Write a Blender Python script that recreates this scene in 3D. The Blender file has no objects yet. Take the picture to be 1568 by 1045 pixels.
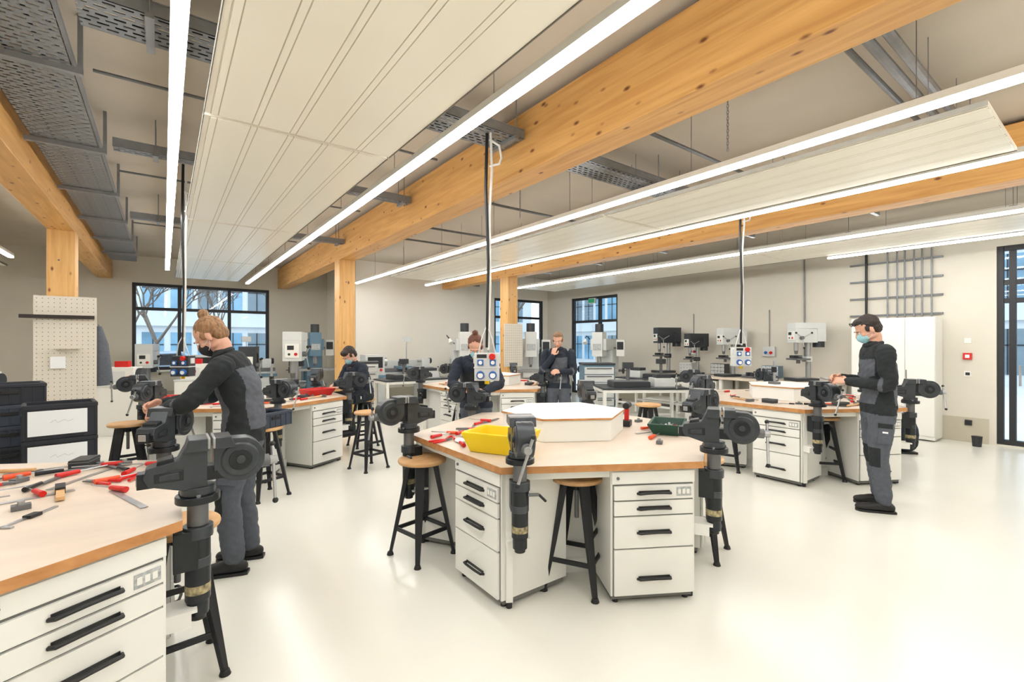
import bpy, bmesh, math, random
import numpy as np
from mathutils import Vector, Matrix, noise
random.seed(7)
S=bpy.context.scene
try:
    S.view_settings.view_transform='Standard'
    S.view_settings.look='None'
    S.view_settings.exposure=0.0
except Exception: pass

# ---------------------------------------------------------------- materials
def lin(c):
    return tuple(((x/255)/12.92 if x/255<=0.04045 else ((x/255+0.055)/1.055)**2.4) for x in c)
MATS={}
def mat(name,rgb,rough=0.5,metal=0.0,var=0.06,scale=8.0,bump=0.0,emit=0,stretch=(1,1,1),spec=0.5):
    if name in MATS: return MATS[name]
    m=bpy.data.materials.new(name); m.use_nodes=True
    nt=m.node_tree; b=nt.nodes['Principled BSDF']
    c=lin(rgb)
    b.inputs['Roughness'].default_value=rough; b.inputs['Metallic'].default_value=metal
    b.inputs['Specular IOR Level'].default_value=spec
    tc=nt.nodes.new('ShaderNodeTexCoord'); mp=nt.nodes.new('ShaderNodeMapping')
    mp.inputs['Scale'].default_value=stretch
    nz=nt.nodes.new('ShaderNodeTexNoise'); nz.inputs['Scale'].default_value=scale; nz.inputs['Detail'].default_value=4
    nt.links.new(tc.outputs['Object'],mp.inputs[0]); nt.links.new(mp.outputs[0],nz.inputs['Vector'])
    cr=nt.nodes.new('ShaderNodeValToRGB')
    cr.color_ramp.elements[0].position=0.3; cr.color_ramp.elements[1].position=0.7
    cr.color_ramp.elements[0].color=tuple(x*(1-var) for x in c)+(1,)
    cr.color_ramp.elements[1].color=tuple(min(1,x*(1+var)) for x in c)+(1,)
    nt.links.new(nz.outputs[0],cr.inputs[0]); nt.links.new(cr.outputs[0],b.inputs['Base Color'])
    if bump:
        bp=nt.nodes.new('ShaderNodeBump'); bp.inputs['Strength'].default_value=bump; bp.inputs['Distance'].default_value=0.01
        nt.links.new(nz.outputs[0],bp.inputs['Height']); nt.links.new(bp.outputs[0],b.inputs['Normal'])
    if emit:
        b.inputs['Emission Color'].default_value=c+(1,); b.inputs['Emission Strength'].default_value=emit
    MATS[name]=m; return m

def wood(name,c1,c2,axis=1,knots=True,rough=0.45):
    m=bpy.data.materials.new(name); m.use_nodes=True; nt=m.node_tree; b=nt.nodes['Principled BSDF']
    b.inputs['Roughness'].default_value=rough
    tc=nt.nodes.new('ShaderNodeTexCoord'); mp=nt.nodes.new('ShaderNodeMapping')
    sc=[9,9,9]; sc[axis]=0.6; mp.inputs['Scale'].default_value=sc
    nz=nt.nodes.new('ShaderNodeTexNoise'); nz.inputs['Scale'].default_value=2.2; nz.inputs['Detail'].default_value=6; nz.inputs['Distortion'].default_value=0.6
    cr=nt.nodes.new('ShaderNodeValToRGB'); cr.color_ramp.elements[0].position=0.32; cr.color_ramp.elements[1].position=0.68
    cr.color_ramp.elements[0].color=lin(c1)+(1,); cr.color_ramp.elements[1].color=lin(c2)+(1,)
    nt.links.new(tc.outputs['Object'],mp.inputs[0]); nt.links.new(mp.outputs[0],nz.inputs['Vector']); nt.links.new(nz.outputs[0],cr.inputs[0])
    out=cr.outputs[0]
    if knots:
        mp2=nt.nodes.new('ShaderNodeMapping'); s2=[9,9,9]; s2[axis]=4.4; mp2.inputs['Scale'].default_value=s2
        v=nt.nodes.new('ShaderNodeTexVoronoi'); v.inputs['Scale'].default_value=1.0
        nt.links.new(tc.outputs['Object'],mp2.inputs[0]); nt.links.new(mp2.outputs[0],v.inputs['Vector'])
        kr=nt.nodes.new('ShaderNodeValToRGB'); kr.color_ramp.elements[0].position=0.06; kr.color_ramp.elements[1].position=0.17
        kr.color_ramp.elements[0].color=(1,1,1,1); kr.color_ramp.elements[1].color=(0,0,0,1)
        nt.links.new(v.outputs['Distance'],kr.inputs[0])
        mx=nt.nodes.new('ShaderNodeMixRGB'); mx.inputs[2].default_value=lin((112,60,24))+(1,)
        nt.links.new(kr.outputs[0],mx.inputs[0]); nt.links.new(cr.outputs[0],mx.inputs[1]); out=mx.outputs[0]
    nt.links.new(out,b.inputs['Base Color']); MATS[name]=m; return m

def emis(name,rgb,strength):
    m=bpy.data.materials.new(name); m.use_nodes=True; nt=m.node_tree
    nt.nodes.remove(nt.nodes['Principled BSDF']); e=nt.nodes.new('ShaderNodeEmission')
    e.inputs[0].default_value=lin(rgb)+(1,); e.inputs[1].default_value=strength
    nt.links.new(e.outputs[0],nt.nodes['Material Output'].inputs[0]); MATS[name]=m; return m

def perforated(name,rgb,sx=28,sy=14):
    m=bpy.data.materials.new(name); m.use_nodes=True; nt=m.node_tree; b=nt.nodes['Principled BSDF']
    b.inputs['Base Color'].default_value=lin(rgb)+(1,); b.inputs['Metallic'].default_value=0.25; b.inputs['Roughness'].default_value=0.45
    tc=nt.nodes.new('ShaderNodeTexCoord'); br=nt.nodes.new('ShaderNodeTexBrick')
    br.inputs['Color1'].default_value=(0,0,0,1); br.inputs['Color2'].default_value=(0,0,0,1); br.inputs['Mortar'].default_value=(1,1,1,1)
    br.inputs['Scale'].default_value=1.0; br.inputs['Mortar Size'].default_value=0.012
    br.inputs['Brick Width'].default_value=0.075; br.inputs['Row Height'].default_value=0.042; br.inputs['Mortar Smooth'].default_value=0
    tr=nt.nodes.new('ShaderNodeBsdfTransparent'); mx=nt.nodes.new('ShaderNodeMixShader')
    nt.links.new(tc.outputs['Object'],br.inputs['Vector']); nt.links.new(br.outputs['Color'],mx.inputs[0])
    nt.links.new(tr.outputs[0],mx.inputs[1]); nt.links.new(b.outputs[0],mx.inputs[2])
    nt.links.new(mx.outputs[0],nt.nodes['Material Output'].inputs[0]); MATS[name]=m; return m

def glassmat():
    m=bpy.data.materials.new('window_glass'); m.use_nodes=True; nt=m.node_tree
    nt.nodes.remove(nt.nodes['Principled BSDF'])
    tr=nt.nodes.new('ShaderNodeBsdfTransparent'); tr.inputs[0].default_value=(.93,.97,1,1)
    gl=nt.nodes.new('ShaderNodeBsdfGlossy'); gl.inputs['Roughness'].default_value=0.02
    fr=nt.nodes.new('ShaderNodeFresnel'); fr.inputs[0].default_value=1.3
    mx=nt.nodes.new('ShaderNodeMixShader')
    nt.links.new(fr.outputs[0],mx.inputs[0]); nt.links.new(tr.outputs[0],mx.inputs[1]); nt.links.new(gl.outputs[0],mx.inputs[2])
    nt.links.new(mx.outputs[0],nt.nodes['Material Output'].inputs[0]); MATS['glass']=m; return m

FLOOR=mat('epoxy_floor',(231,230,220),0.2,0,0.02,1.2,spec=0.35)
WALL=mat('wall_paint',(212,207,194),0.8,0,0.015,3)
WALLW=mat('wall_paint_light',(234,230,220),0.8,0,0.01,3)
TOPW=mat('shelf_top_white',(236,234,228),0.5,0,0.01,3)
WAIN=mat('wainscot_paint',(188,181,162),0.6,0,0.02,3)
CEIL=mat('ceiling_plaster',(192,182,166),0.85,0,0.05,1.2)
PANEL=mat('ceiling_panel_metal',(252,247,233),0.28,0,0.008,1.5)
GROOVE=mat('panel_groove',(200,193,176),0.5)
PEDGE=mat('panel_edge_metal',(120,116,106),0.7)
BEAMM=wood('glulam_wood',(200,146,80),(224,174,104),1)
COLM=wood('glulam_wood_column',(206,156,90),(228,182,116),2)
TOPM=mat('bench_top_laminate',(213,198,181),0.4,0,0.06,3,stretch=(1,3,1))
EDGEM=wood('bench_edge_beech',(180,122,68),(204,148,92),0,knots=False)
SEATM=wood('stool_seat_beech',(200,154,102),(218,178,128),0,knots=False)
WHITE=mat('white_powdercoat',(235,235,229),0.4,0,0.012,4)
GAP=mat('drawer_gap',(118,118,115),0.7)
BLACK=mat('black_plastic',(24,25,27),0.45,0,0.1,10)
DKFRAME=mat('dark_window_frame',(36,38,42),0.5,0,0.05,6)
VISE=mat('vise_cast_iron',(64,69,74),0.32,0.35,0.18,14,bump=0.1)
VISE2=mat('vise_dark_iron',(36,40,44),0.35,0.3,0.15,12)
STEEL=mat('bright_steel',(176,178,180),0.3,0.7,0.08,12)
DSTEEL=mat('dull_steel',(112,114,116),0.45,0.5,0.1,12)
STOOLM=mat('stool_metal',(34,36,40),0.42,0.3,0.08,10)
YEL=mat('yellow_plastic',(240,206,22),0.4,0,0.04,6)
RED=mat('red_plastic',(205,28,24),0.4,0,0.06,6)
ORANGE=mat('orange_plastic',(234,84,34),0.4,0,0.05,6)
BLUE=mat('blue_plastic',(40,98,172),0.4,0,0.06,6)
GREEN=mat('dark_green_plastic',(24,66,50),0.5,0,0.08,6)
CRATE=mat('bluegrey_crate',(54,62,76),0.5,0,0.08,6)
CRATE2=mat('dark_crate',(38,42,50),0.5,0,0.08,6)
PAPER=mat('paper_label',(238,240,242),0.8,0,0.02,5)
INK=mat('pencil_writing',(190,192,196),0.8)
PRINT=mat('printed_sticker',(176,180,180),0.6,0,0.35,60)
CAST=mat('machine_grey_paint',(212,215,213),0.4,0,0.03,5)
CASTB=mat('machine_blue_paint',(96,128,148),0.4,0,0.05,5)
CASTD=mat('machine_dark_paint',(54,58,62),0.4,0.1,0.06,5)
GALV=mat('galvanised_steel',(132,134,136),0.45,0.3,0.12,9)
PERF=perforated('perforated_tray',(126,129,133))
PEG=mat('pegboard_cream',(218,211,197),0.5,0,0.02,5)
GREENSIGN=emis('exit_sign_green',(60,150,105),0.8)
LED=emis('led_diffuser',(253,252,250),33.0)
GLASS=glassmat()
SKIN=mat('skin',(214,164,140),0.5,0,0.05,20)
MASKM=mat('surgical_mask',(150,200,212),0.8,0,0.04,30)
MASKB=mat('black_mask',(34,36,40),.8)
HBLONDE=mat('hair_dark_blonde',(144,108,74),0.6,0,0.4,70,stretch=(1,1,.2))
HBROWN=mat('hair_auburn',(100,58,42),0.6,0,0.3,60)
HDARK=mat('hair_dark_brown',(44,34,30),0.6,0,0.3,60)
HLIGHT=mat('hair_light_brown',(130,98,70),0.6,0,0.3,60)
JBLK=mat('workwear_black',(30,36,39),0.85,0,0.15,30)
JGRY=mat('workwear_grey',(86,90,98),0.85,0,0.1,30)
JNAVY=mat('workwear_navy',(32,40,54),0.85,0,0.12,30)
TGRY=mat('trouser_grey',(82,87,96),0.85,0,0.1,30)
SHOE=mat('shoe_black',(22,22,24),0.5,0,0.1,20)
EYEW=mat('eye_white',(230,228,224),0.3)
EYED=mat('eye_iris',(50,40,34),0.3)
LIP=mat('lips',(176,104,94),0.5)
CABW=mat('cable_white',(214,214,211),0.5)
BARK=mat('tree_bark',(110,100,90),0.9,0,0.2,10)

# ---------------------------------------------------------------- mesh builder
class MB:
    def __init__(s): s.v=[]; s.f=[]; s.m=[]; s.mats=[]
    def mi(s,m):
        if m not in s.mats: s.mats.append(m)
        return s.mats.index(m)
    def add(s,vs,fs,m,M=None):
        o=len(s.v); i=s.mi(m) if not isinstance(m,list) else None
        if M is not None: vs=[M@Vector(v) for v in vs]
        s.v+= [tuple(v) for v in vs]; s.f+=[tuple(o+k for k in f) for f in fs]
        if i is not None: s.m+=[i]*len(fs)
        else: s.m+=[s.mi(x) for x in m]
    def box(s,x0,x1,y0,y1,z0,z1,m,M=None):
        vs=[(x0,y0,z0),(x1,y0,z0),(x1,y1,z0),(x0,y1,z0),(x0,y0,z1),(x1,y0,z1),(x1,y1,z1),(x0,y1,z1)]
        fs=[(3,2,1,0),(4,5,6,7),(0,1,5,4),(1,2,6,5),(2,3,7,6),(3,0,4,7)]
        s.add(vs,fs,m,M)
    def prism(s,poly,z0,z1,m,M=None,mside=None):
        n=len(poly); vs=[(p[0],p[1],z0) for p in poly]+[(p[0],p[1],z1) for p in poly]
        fs=[tuple(reversed(range(n))),tuple(range(n,2*n))]+[(i,(i+1)%n,n+(i+1)%n,n+i) for i in range(n)]
        ms=[m,m]+[(mside or m)]*n
        s.add(vs,fs,ms,M)
    def cyl(s,p1,p2,r1,m,r2=None,n=16,M=None,cap=True):
        r2=r1 if r2 is None else r2
        p1=Vector(p1);p2=Vector(p2); t=(p2-p1).normalized()
        a=Vector((0,0,1)) if abs(t.z)<.9 else Vector((1,0,0))
        a=(a-t*a.dot(t)).normalized(); b=t.cross(a)
        vs=[]
        for p,r in((p1,r1),(p2,r2)):
            for i in range(n):
                q=2*math.pi*i/n; vs.append(p+a*math.cos(q)*r+b*math.sin(q)*r)
        fs=[(i,(i+1)%n,n+(i+1)%n,n+i) for i in range(n)]
        if cap: fs+=[tuple(reversed(range(n))),tuple(range(n,2*n))]
        s.add(vs,fs,m,M)
    def tube(s,pts,r,m,n=8,M=None):
        pts=[Vector(p) for p in pts]; vs=[]; fs=[]
        prev=None
        for k,p in enumerate(pts):
            t=(pts[min(k+1,len(pts)-1)]-pts[max(k-1,0)]).normalized()
            a=prev if prev is not None else (Vector((0,0,1)) if abs(t.z)<.9 else Vector((1,0,0)))
            a=(a-t*a.dot(t)).normalized(); prev=a; b=t.cross(a)
            rr=r[k] if isinstance(r,(list,tuple)) else r
            for i in range(n):
                q=2*math.pi*i/n; vs.append(p+a*math.cos(q)*rr+b*math.sin(q)*rr)
        K=len(pts)
        for k in range(K-1):
            for i in range(n): fs.append((k*n+i,k*n+(i+1)%n,(k+1)*n+(i+1)%n,(k+1)*n+i))
        fs+=[tuple(reversed(range(n))),tuple(range((K-1)*n,K*n))]
        s.add(vs,fs,m,M)
    def ell(s,c,r,m,n=16,M=None,R=None):
        vs=[];fs=[];h=n//2
        for j in range(1,h):
            ph=math.pi*j/h
            for i in range(n):
                q=2*math.pi*i/n
                v=Vector((r[0]*math.sin(ph)*math.cos(q),r[1]*math.sin(ph)*math.sin(q),r[2]*math.cos(ph)))
                if R is not None: v=R@v
                vs.append(v+Vector(c))
        t=Vector((0,0,r[2])); b=Vector((0,0,-r[2]))
        if R is not None: t=R@t;b=R@b
        vs+=[t+Vector(c),b+Vector(c)]
        for j in range(h-2):
            for i in range(n): fs.append((j*n+i,(j+1)*n+i,(j+1)*n+(i+1)%n,j*n+(i+1)%n))
        T=(h-1)*n
        for i in range(n): fs.append((T,i,(i+1)%n)); fs.append((T+1,(h-2)*n+(i+1)%n,(h-2)*n+i))
        s.add(vs,fs,m,M)
    def build(s,name,loc=(0,0,0),rot=0,bevel=0,angle=35,parent=None,data=None):
        me=bpy.data.meshes.new(name); me.from_pydata(s.v,[],s.f)
        for m in s.mats: me.materials.append(m)
        me.polygons.foreach_set('material_index',s.m)
        me.polygons.foreach_set('use_smooth',[True]*len(s.f)); me.update()
        bm=bmesh.new(); bm.from_mesh(me); bmesh.ops.recalc_face_normals(bm,faces=bm.faces); bm.to_mesh(me); bm.free()
        me.set_sharp_from_angle(angle=math.radians(angle))
        return inst(name,me,loc,rot,bevel,parent)
def inst(name,me,loc=(0,0,0),rot=0,bevel=0,parent=None):
    o=bpy.data.objects.new(name,me); S.collection.objects.link(o)
    o.location=loc; o.rotation_euler=(0,0,rot)
    if bevel:
        b=o.modifiers.new('bevel','BEVEL'); b.width=bevel; b.segments=2; b.limit_method='ANGLE'; b.angle_limit=math.radians(40)
    if parent: o.parent=parent
    return o
def TR(x,y,z,rz=0): return Matrix.Translation((x,y,z))@Matrix.Rotation(rz,4,'Z')

# ---------------------------------------------------------------- room shell
XL,XR,YF,YB1,YB2,XJ,ZC=-4.7,9.93,-4.0,11.4,13.9,3.75,3.55
def wall(name,axis,c0,c1,a0,a1,ops,m=WALL,ztop=ZC):
    mb=MB()
    def bx(u0,u1,z0,z1):
        if u1-u0<1e-4 or z1-z0<1e-4: return
        if axis=='x': mb.box(u0,u1,c0,c1,z0,z1,m)
        else: mb.box(c0,c1,u0,u1,z0,z1,m)
    cur=a0
    for (u0,u1,z0,z1) in sorted(ops):
        bx(cur,u0,0,ztop); bx(u0,u1,0,z0); bx(u0,u1,z1,ztop); cur=u1
    bx(cur,a1,0,ztop)
    return mb.build(name)
mb=MB(); mb.box(XL-.2,XR+.2,YF-.2,YB2+.2,-.15,0,FLOOR); mb.build('floor')
mb=MB(); mb.box(XL-.2,XR+.2,YF-.2,YB2+.2,ZC,ZC+.2,CEIL); mb.build('ceiling')
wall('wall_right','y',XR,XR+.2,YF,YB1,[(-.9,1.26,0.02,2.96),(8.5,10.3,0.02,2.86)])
wall('wall_back','x',YB1,YB1+.2,XJ,XR+.2,[(7.85,9.75,.9,2.86)],WALLW)
wall('wall_jog','y',XJ,XJ+.2,YB1+.2,YB2,[],WALLW)
wall('wall_window','x',YB2,YB2+.2,XL-.2,XJ+.2,[(-.59,2.26,.88,2.93)])
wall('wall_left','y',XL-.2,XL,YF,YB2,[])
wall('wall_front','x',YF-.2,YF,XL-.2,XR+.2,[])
mb=MB(); mb.box(XR-.012,XR,1.34,8.42,0,.38,WAIN); mb.build('baseboard_right')
mb=MB(); mb.box(XJ,XR-.02,YB1-.012,YB1,0,.38,WAIN); mb.build('baseboard_back')
mb=MB(); mb.box(XL,XJ-.01,YB2-.012,YB2,0,.38,WAIN); mb.build('baseboard_window')

def window(name,axis,c,a0,a1,z0,z1,vm,hm,w=.07,d=.1,doors=()):
    mb=MB()
    def bx(u0,u1,zz0,zz1,m,dd=d,off=0):
        if axis=='x': mb.box(u0,u1,c+off,c+off+dd,zz0,zz1,m)
        else: mb.box(c+off,c+off+dd,u0,u1,zz0,zz1,m)
    bx(a0,a0+w,z0,z1,DKFRAME); bx(a1-w,a1,z0,z1,DKFRAME)
    bx(a0+w,a1-w,z0,z0+w,DKFRAME); bx(a0+w,a1-w,z1-w,z1,DKFRAME)
    for u in vm: bx(u-w/2,u+w/2,z0+w,z1-w,DKFRAME)
    for z in hm: bx(a0+w,a1-w,z-w/2,z+w/2,DKFRAME,d*.9,.005)
    bx(a0+w,a1-w,z0+w,z1-w,GLASS,.01,d*.5)
    for (u,z) in doors:
        bx(u-.012,u+.012,z-.15,z+.15,STEEL,.05,-.05)
    return mb.build(name,bevel=.004)
window('window_1','x',YB2+.03,-.59,2.26,.88,2.93,[.305,1.35],[2.33])
window('window_2','x',YB1+.03,7.85,9.75,.9,2.86,[8.55],[2.3])
window('door_1','y',XR+.03,-.9,1.26,.02,2.96,[.18,1.1],[2.15,2.42],doors=[(1.02,1.05)])
window('door_2','y',XR+.03,8.5,10.3,.02,2.86,[9.2],[2.15],doors=[(9.28,1.05)])
mb=MB(); mb.box(-.66,2.33,YB2-.12,YB2,.84,.88,WHITE); mb.build('window_sill_1')

# exterior: ground, building, trees, sky
mb=MB(); mb.box(-60,70,-40,80,-.4,-.2,mat('snowy_paving',(206,208,208),.9,0,.05,.5)); mb.build('ground_outside')
FAC=mat('facade_concrete',(204,212,216),.8,0,.05,1); FG=mat('facade_glass',(122,164,190),.15,0,.35,.5); FP=mat('facade_dark_panel',(120,138,148),.6,0,.1,1)
def facade(name,x0,x1,y,h,rot=0,loc=(0,0,0)):
    mb=MB(); mb.box(x0,x1,y,y+4,0,h,FAC)
    z=.4; rr=random.Random(5)
    while z<h-1.5:
        x=x0+.3
        while x<x1-1.0:
            mb.box(x,x+.95,y-.03,y+.02,z,z+1.9,FG if rr.random()<.75 else FP); mb.box(x+.45,x+.5,y-.06,y,z,z+1.9,DKFRAME); mb.box(x,x+.95,y-.06,y,z+1.2,z+1.25,DKFRAME); x+=1.25
        mb.box(x0,x1,y-.25,y,z+2.25,z+2.4,FAC); z+=3.1
    mb.build(name,loc=loc,rot=rot)
facade('office_building_outside',-30,26,32,14,loc=(0,0,-.2))
facade('office_building_outside',-25,25,14,12,rot=-math.pi/2,loc=(14,4,-.2))
def tree(loc,seed):
    rr=random.Random(seed); mb=MB()
    def br(p,d,l,r,n):
        q=p+d*l; mb.cyl(p,q,r,BARK,r2=r*.65,n=6)
        if n==0: return
        for k in range(3):
            dd=(d+Vector((rr.uniform(-.7,.7),rr.uniform(-.7,.7),rr.uniform(-.1,.5)))).normalized(); br(q,dd,l*.7,r*.6,n-1)
    br(Vector((0,0,0)),Vector((0,0,1)),1.7,.09,5)
    mb.build('bare_tree',loc)
tree((-1.2,23,-.2),1); tree((1.6,26,-.2),2); tree((4.6,22,-.2),3); tree((17,8,-.2),4); tree((10,19,-.2),5); tree((-.2,21,-.2),8); tree((12,16,-.2),9)
def car(loc,rot,m):
    mb=MB()
    prof=[(-2.1,.35),(-2.15,.8),(-1.5,.95),(-.9,1.4),(.7,1.45),(1.4,1.0),(2.1,.85),(2.15,.35)]
    M=Matrix.Rotation(math.pi/2,4,'X')
    mb.prism(prof,-.85,.85,m,M); mb.prism([(-1.2,1.0),(-.82,1.36),(.62,1.4),(1.15,1.02)],-.87,.87,DKFRAME,M)
    for x in(-1.35,1.35):
        for y in(-.8,.8): mb.cyl((x,y-.12,.33),(x,y+.12,.33),.33,BLACK,n=20)
    mb.build('parked_car',loc,rot,bevel=.05)
car((-.3,19,-.2),.1,mat('car_paint_silver',(150,170,190),.3,.4,.03)); car((5,19.5,-.2),.05,mat('car_paint_blue',(40,80,130),.3,.2,.03))
W=bpy.data.worlds.new('World'); S.world=W; W.use_nodes=True
nt=W.node_tree; bg=nt.nodes['Background']
sky=nt.nodes.new('ShaderNodeTexSky'); sky.sky_type='HOSEK_WILKIE'; sky.sun_direction=(-.3,-.6,.5); sky.turbidity=6
mx=nt.nodes.new('ShaderNodeMixRGB'); mx.inputs[0].default_value=.75; mx.inputs[2].default_value=(.90,.95,1,1)
nt.links.new(sky.outputs[0],mx.inputs[1]); nt.links.new(mx.outputs[0],bg.inputs[0]); bg.inputs[1].default_value=3.2

# ---------------------------------------------------------------- structure
for i,(x,y1) in enumerate(((-1.07,YB2),(2.6,YB2),(6.25,YB1),(-4.5,YB2))):
    mb=MB(); mb.box(x-.135,x+.135,YF,y1,2.99,3.5,BEAMM); mb.build('glulam_beam',bevel=.006)
for x in(-1.07,2.6,6.25):
    mb=MB(); mb.box(x-.135,x+.135,8.35,8.65,0,2.99,COLM)
    mb.cyl((x-.02,8.345,2.6),(x-.02,8.352,2.6),.012,DSTEEL,n=8)
    mb.build('timber_column',bevel=.006)
def cpanel(x0,x1,y0,y1):
    mb=MB(); z=2.935
    mb.box(x0,x1,y0,y1,z+.004,z+.028,PANEL)
    n=5; w=(x1-x0-.06)/n
    for k in range(n):
        xx=x0+.03+k*w
        mb.box(xx+.004,xx+w*.16,y0+.01,y1-.01,z-.002,z+.0035,PANEL)
        mb.box(xx+w*.16+.006,xx+w-.002,y0+.01,y1-.01,z-.002,z+.0035,PANEL)
        mb.box(xx-.002,xx+.004,y0+.005,y1-.005,z+.001,z+.0038,GROOVE)
        mb.box(xx+w*.16,xx+w*.16+.006,y0+.005,y1-.005,z+.001,z+.0038,GROOVE)
    for x in(x0+.15,x1-.15):
        for y in(y0+.3,y1-.3): mb.cyl((x,y,z+.02),(x,y,ZC),.003,GALV,n=6)
    mb.box(x0-.006,x0-.001,y0,y1,z-.002,z+.03,PEDGE); mb.box(x1+.001,x1+.006,y0,y1,z-.002,z+.03,PEDGE)
    mb.build('radiant_ceiling_panel')
for (x0,x1,ys) in((.2,1.37,(-2.6,.42,3.44,6.46,9.48)),(3.9,5.0,(.53,3.55,6.57)),(7.5,8.66,(-2.4,.6,3.6,6.6)),(-3.5,-2.3,(-2.6,.42,3.44,6.46,9.48))):
    for y in ys: cpanel(x0,x1,y,y+2.985 if y<9 else y+2.9)
for (x,y0,y1) in((.055,-3,11.1),(1.58,-3,12.6),(3.64,-3,11.0),(5.14,-3,10.4),(7.29,-3,10.2),(8.83,-3,3.08),(-2.0,-3,11)):
    mb=MB(); mb.box(x-.033,x+.033,y0,y1,2.945,2.99,WHITE); mb.box(x-.03,x+.03,y0+.01,y1-.01,2.918,2.945,LED)
    mb.box(x-.035,x+.035,y0-.004,y0+.01,2.915,2.992,WHITE); mb.box(x-.035,x+.035,y1-.01,y1+.004,2.915,2.992,WHITE)
    y=y0+.8
    while y<y1:
        mb.cyl((x,y,2.98),(x,y,ZC),.003,GALV,n=6); mb.box(x-.02,x+.02,y-.03,y+.03,2.98,3.0,GALV); y+=1.5
    mb.build('linear_pendant_light')
def tray_x(x0,x1,y0,y1,z,h=.07):
    mb=MB(); mb.box(x0,x1,y0,y1,z,z+.003,PERF)
    mb.box(x0,x1,y0,y0+.004,z,z+h,GALV); mb.box(x0,x1,y1-.004,y1,z,z+h,GALV)
    mb.box(x0,x1,y0-.006,y0+.008,z+h,z+h+.006,GALV); mb.box(x0,x1,y1-.008,y1+.006,z+h,z+h+.006,GALV)
    x=x0+.3
    while x<x1:
        mb.box(x-.02,x+.02,y0-.03,y1+.03,z-.03,z-.003,GALV)
        for yy in(y0-.02,y1+.02): mb.cyl((x,yy,z-.02),(x,yy,ZC),.005,GALV,n=6)
        x+=1.2
    for k in range(4):
        yy=y0+.05+k*(y1-y0-.1)/3
        mb.tube([(x0+.02,yy,z+.02),((x0+x1)/2,yy+.01,z+.022),(x1-.02,yy,z+.02)],.009,BLACK,n=6)
    mb.build('cable_tray')
def tray_y(x0,x1,y0,y1,z,h=.08,step=1.5):
    mb=MB(); mb.box(x0,x1,y0,y1,z,z+.003,PERF)
    mb.box(x0,x0+.004,y0,y1,z,z+h,GALV); mb.box(x1-.004,x1,y0,y1,z,z+h,GALV)
    mb.box(x0-.006,x0+.01,y0,y1,z+h,z+h+.006,GALV); mb.box(x1-.01,x1+.006,y0,y1,z+h,z+h+.006,GALV)
    y=y0+.4
    while y<y1:
        mb.box(x0-.04,x1+.05,y-.02,y+.02,z-.04,z-.003,GALV)
        mb.box(x1+.025,x1+.05,y-.015,y+.015,z-.03,ZC,GALV)
        y+=step
    for k in range(5):
        xx=x0+.05+k*(x1-x0-.1)/4
        mb.tube([(xx,y0,z+.02),(xx+.01,(y0+y1)/2,z+.02),(xx,y1,z+.02)],.01,BLACK if k%2 else CABW,n=6)
    mb.build('cable_tray')
for a,b in((-.36,2.44),(2.76,5.4)): tray_x(a,b,3.1,3.42,3.25)
for a,b in((-.36,2.44),): tray_x(a,b,5.35,5.48,3.25); tray_x(a,b,8.0,8.12,3.2)
tray_y(-.87,-.45,-1,12.5,3.22)
tray_y(6.6,6.95,0,11,3.12)
def pipes(name,specs):
    mb=MB()
    for a,b,r,m in specs:
        mb.cyl(a,b,r,m,n=10)
    return mb.build(name)
pipes('ceiling_pipes',[((2.8,.9,3.4),(6.1,.9,3.4),.03,GALV),((2.8,1.0,3.4),(6.1,1.0,3.4),.03,GALV),((2.8,1.12,3.42),(6.1,1.12,3.42),.02,DSTEEL)])
pipes('ceiling_pipes',[((2.8,5.2,3.4),(6.1,5.2,3.4),.018,DSTEEL),((2.8,6.9,3.4),(6.1,6.9,3.4),.018,DSTEEL),((2.8,2.6,3.4),(6.1,2.6,3.4),.018,DSTEEL),((2.8,7.9,3.4),(6.1,7.9,3.4),.018,DSTEEL)])
pipes('ceiling_pipes',[((7.05,-3,3.3),(7.05,11,3.3),.03,DSTEEL),((9.6,-3,3.25),(9.6,11,3.25),.025,GALV),((9.75,-3,3.35),(9.75,11,3.35),.02,GALV),((9.3,-3,3.35),(9.3,9,3.35),.02,DSTEEL)])
pipes('ceiling_pipes',[((-4.2,4.5,3.45),(-1.3,4.5,3.45),.015,DSTEEL),((-.4,6.8,3.45),(2.3,6.8,3.45),.012,DSTEEL),((-.4,9.6,3.45),(2.3,9.6,3.45),.012,DSTEEL),((-.4,4.4,3.45),(2.3,4.4,3.45),.012,DSTEEL)])
for (x,y) in((3.5,1.9),(5.4,2.3),(3.4,4.4)):
    mb=MB()
    for k in range(22):
        z=ZC-.02-.024*k; a=(k%2)*math.pi/2
        mb.tube([(x+.008*math.cos(q)*math.cos(a),y+.008*math.cos(q)*math.sin(a),z+.016*math.sin(q)) for q in [i*math.pi/4 for i in range(9)]],.0025,GALV,n=5)
    mb.build('suspension_chain')

# right wall fittings
mb=MB()
for z in(2.0,2.3,2.6,2.9,3.18): mb.box(XR-.04,XR,1.85,3.1,z-.015,z+.015,DSTEEL)
for y in(1.98,2.1,2.2,2.32,2.42,2.55,2.85): mb.cyl((XR-.055,y,1.95),(XR-.055,y,3.3),.013 if y<2.8 else .02,GALV if y<2.8 else BLACK,n=8)
mb.build('wall_conduit_rack')
mb=MB(); mb.cyl((XR-.02,3.85,1.2),(XR-.02,3.85,3.3),.014,GALV,n=8); mb.build('wall_conduit')
mb=MB(); mb.box(XR-.45,XR-.01,1.86,2.95,.02,1.93,WHITE)
for y in(1.865,2.225,2.585): mb.box(XR-.468,XR-.45,y,y+.355,.08,1.92,WHITE)
for y in(2.2,2.55,2.6): mb.box(XR-.478,XR-.468,y,y+.012,.95,1.1,DSTEEL)
mb.build('tall_storage_cabinet',bevel=.006)
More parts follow.
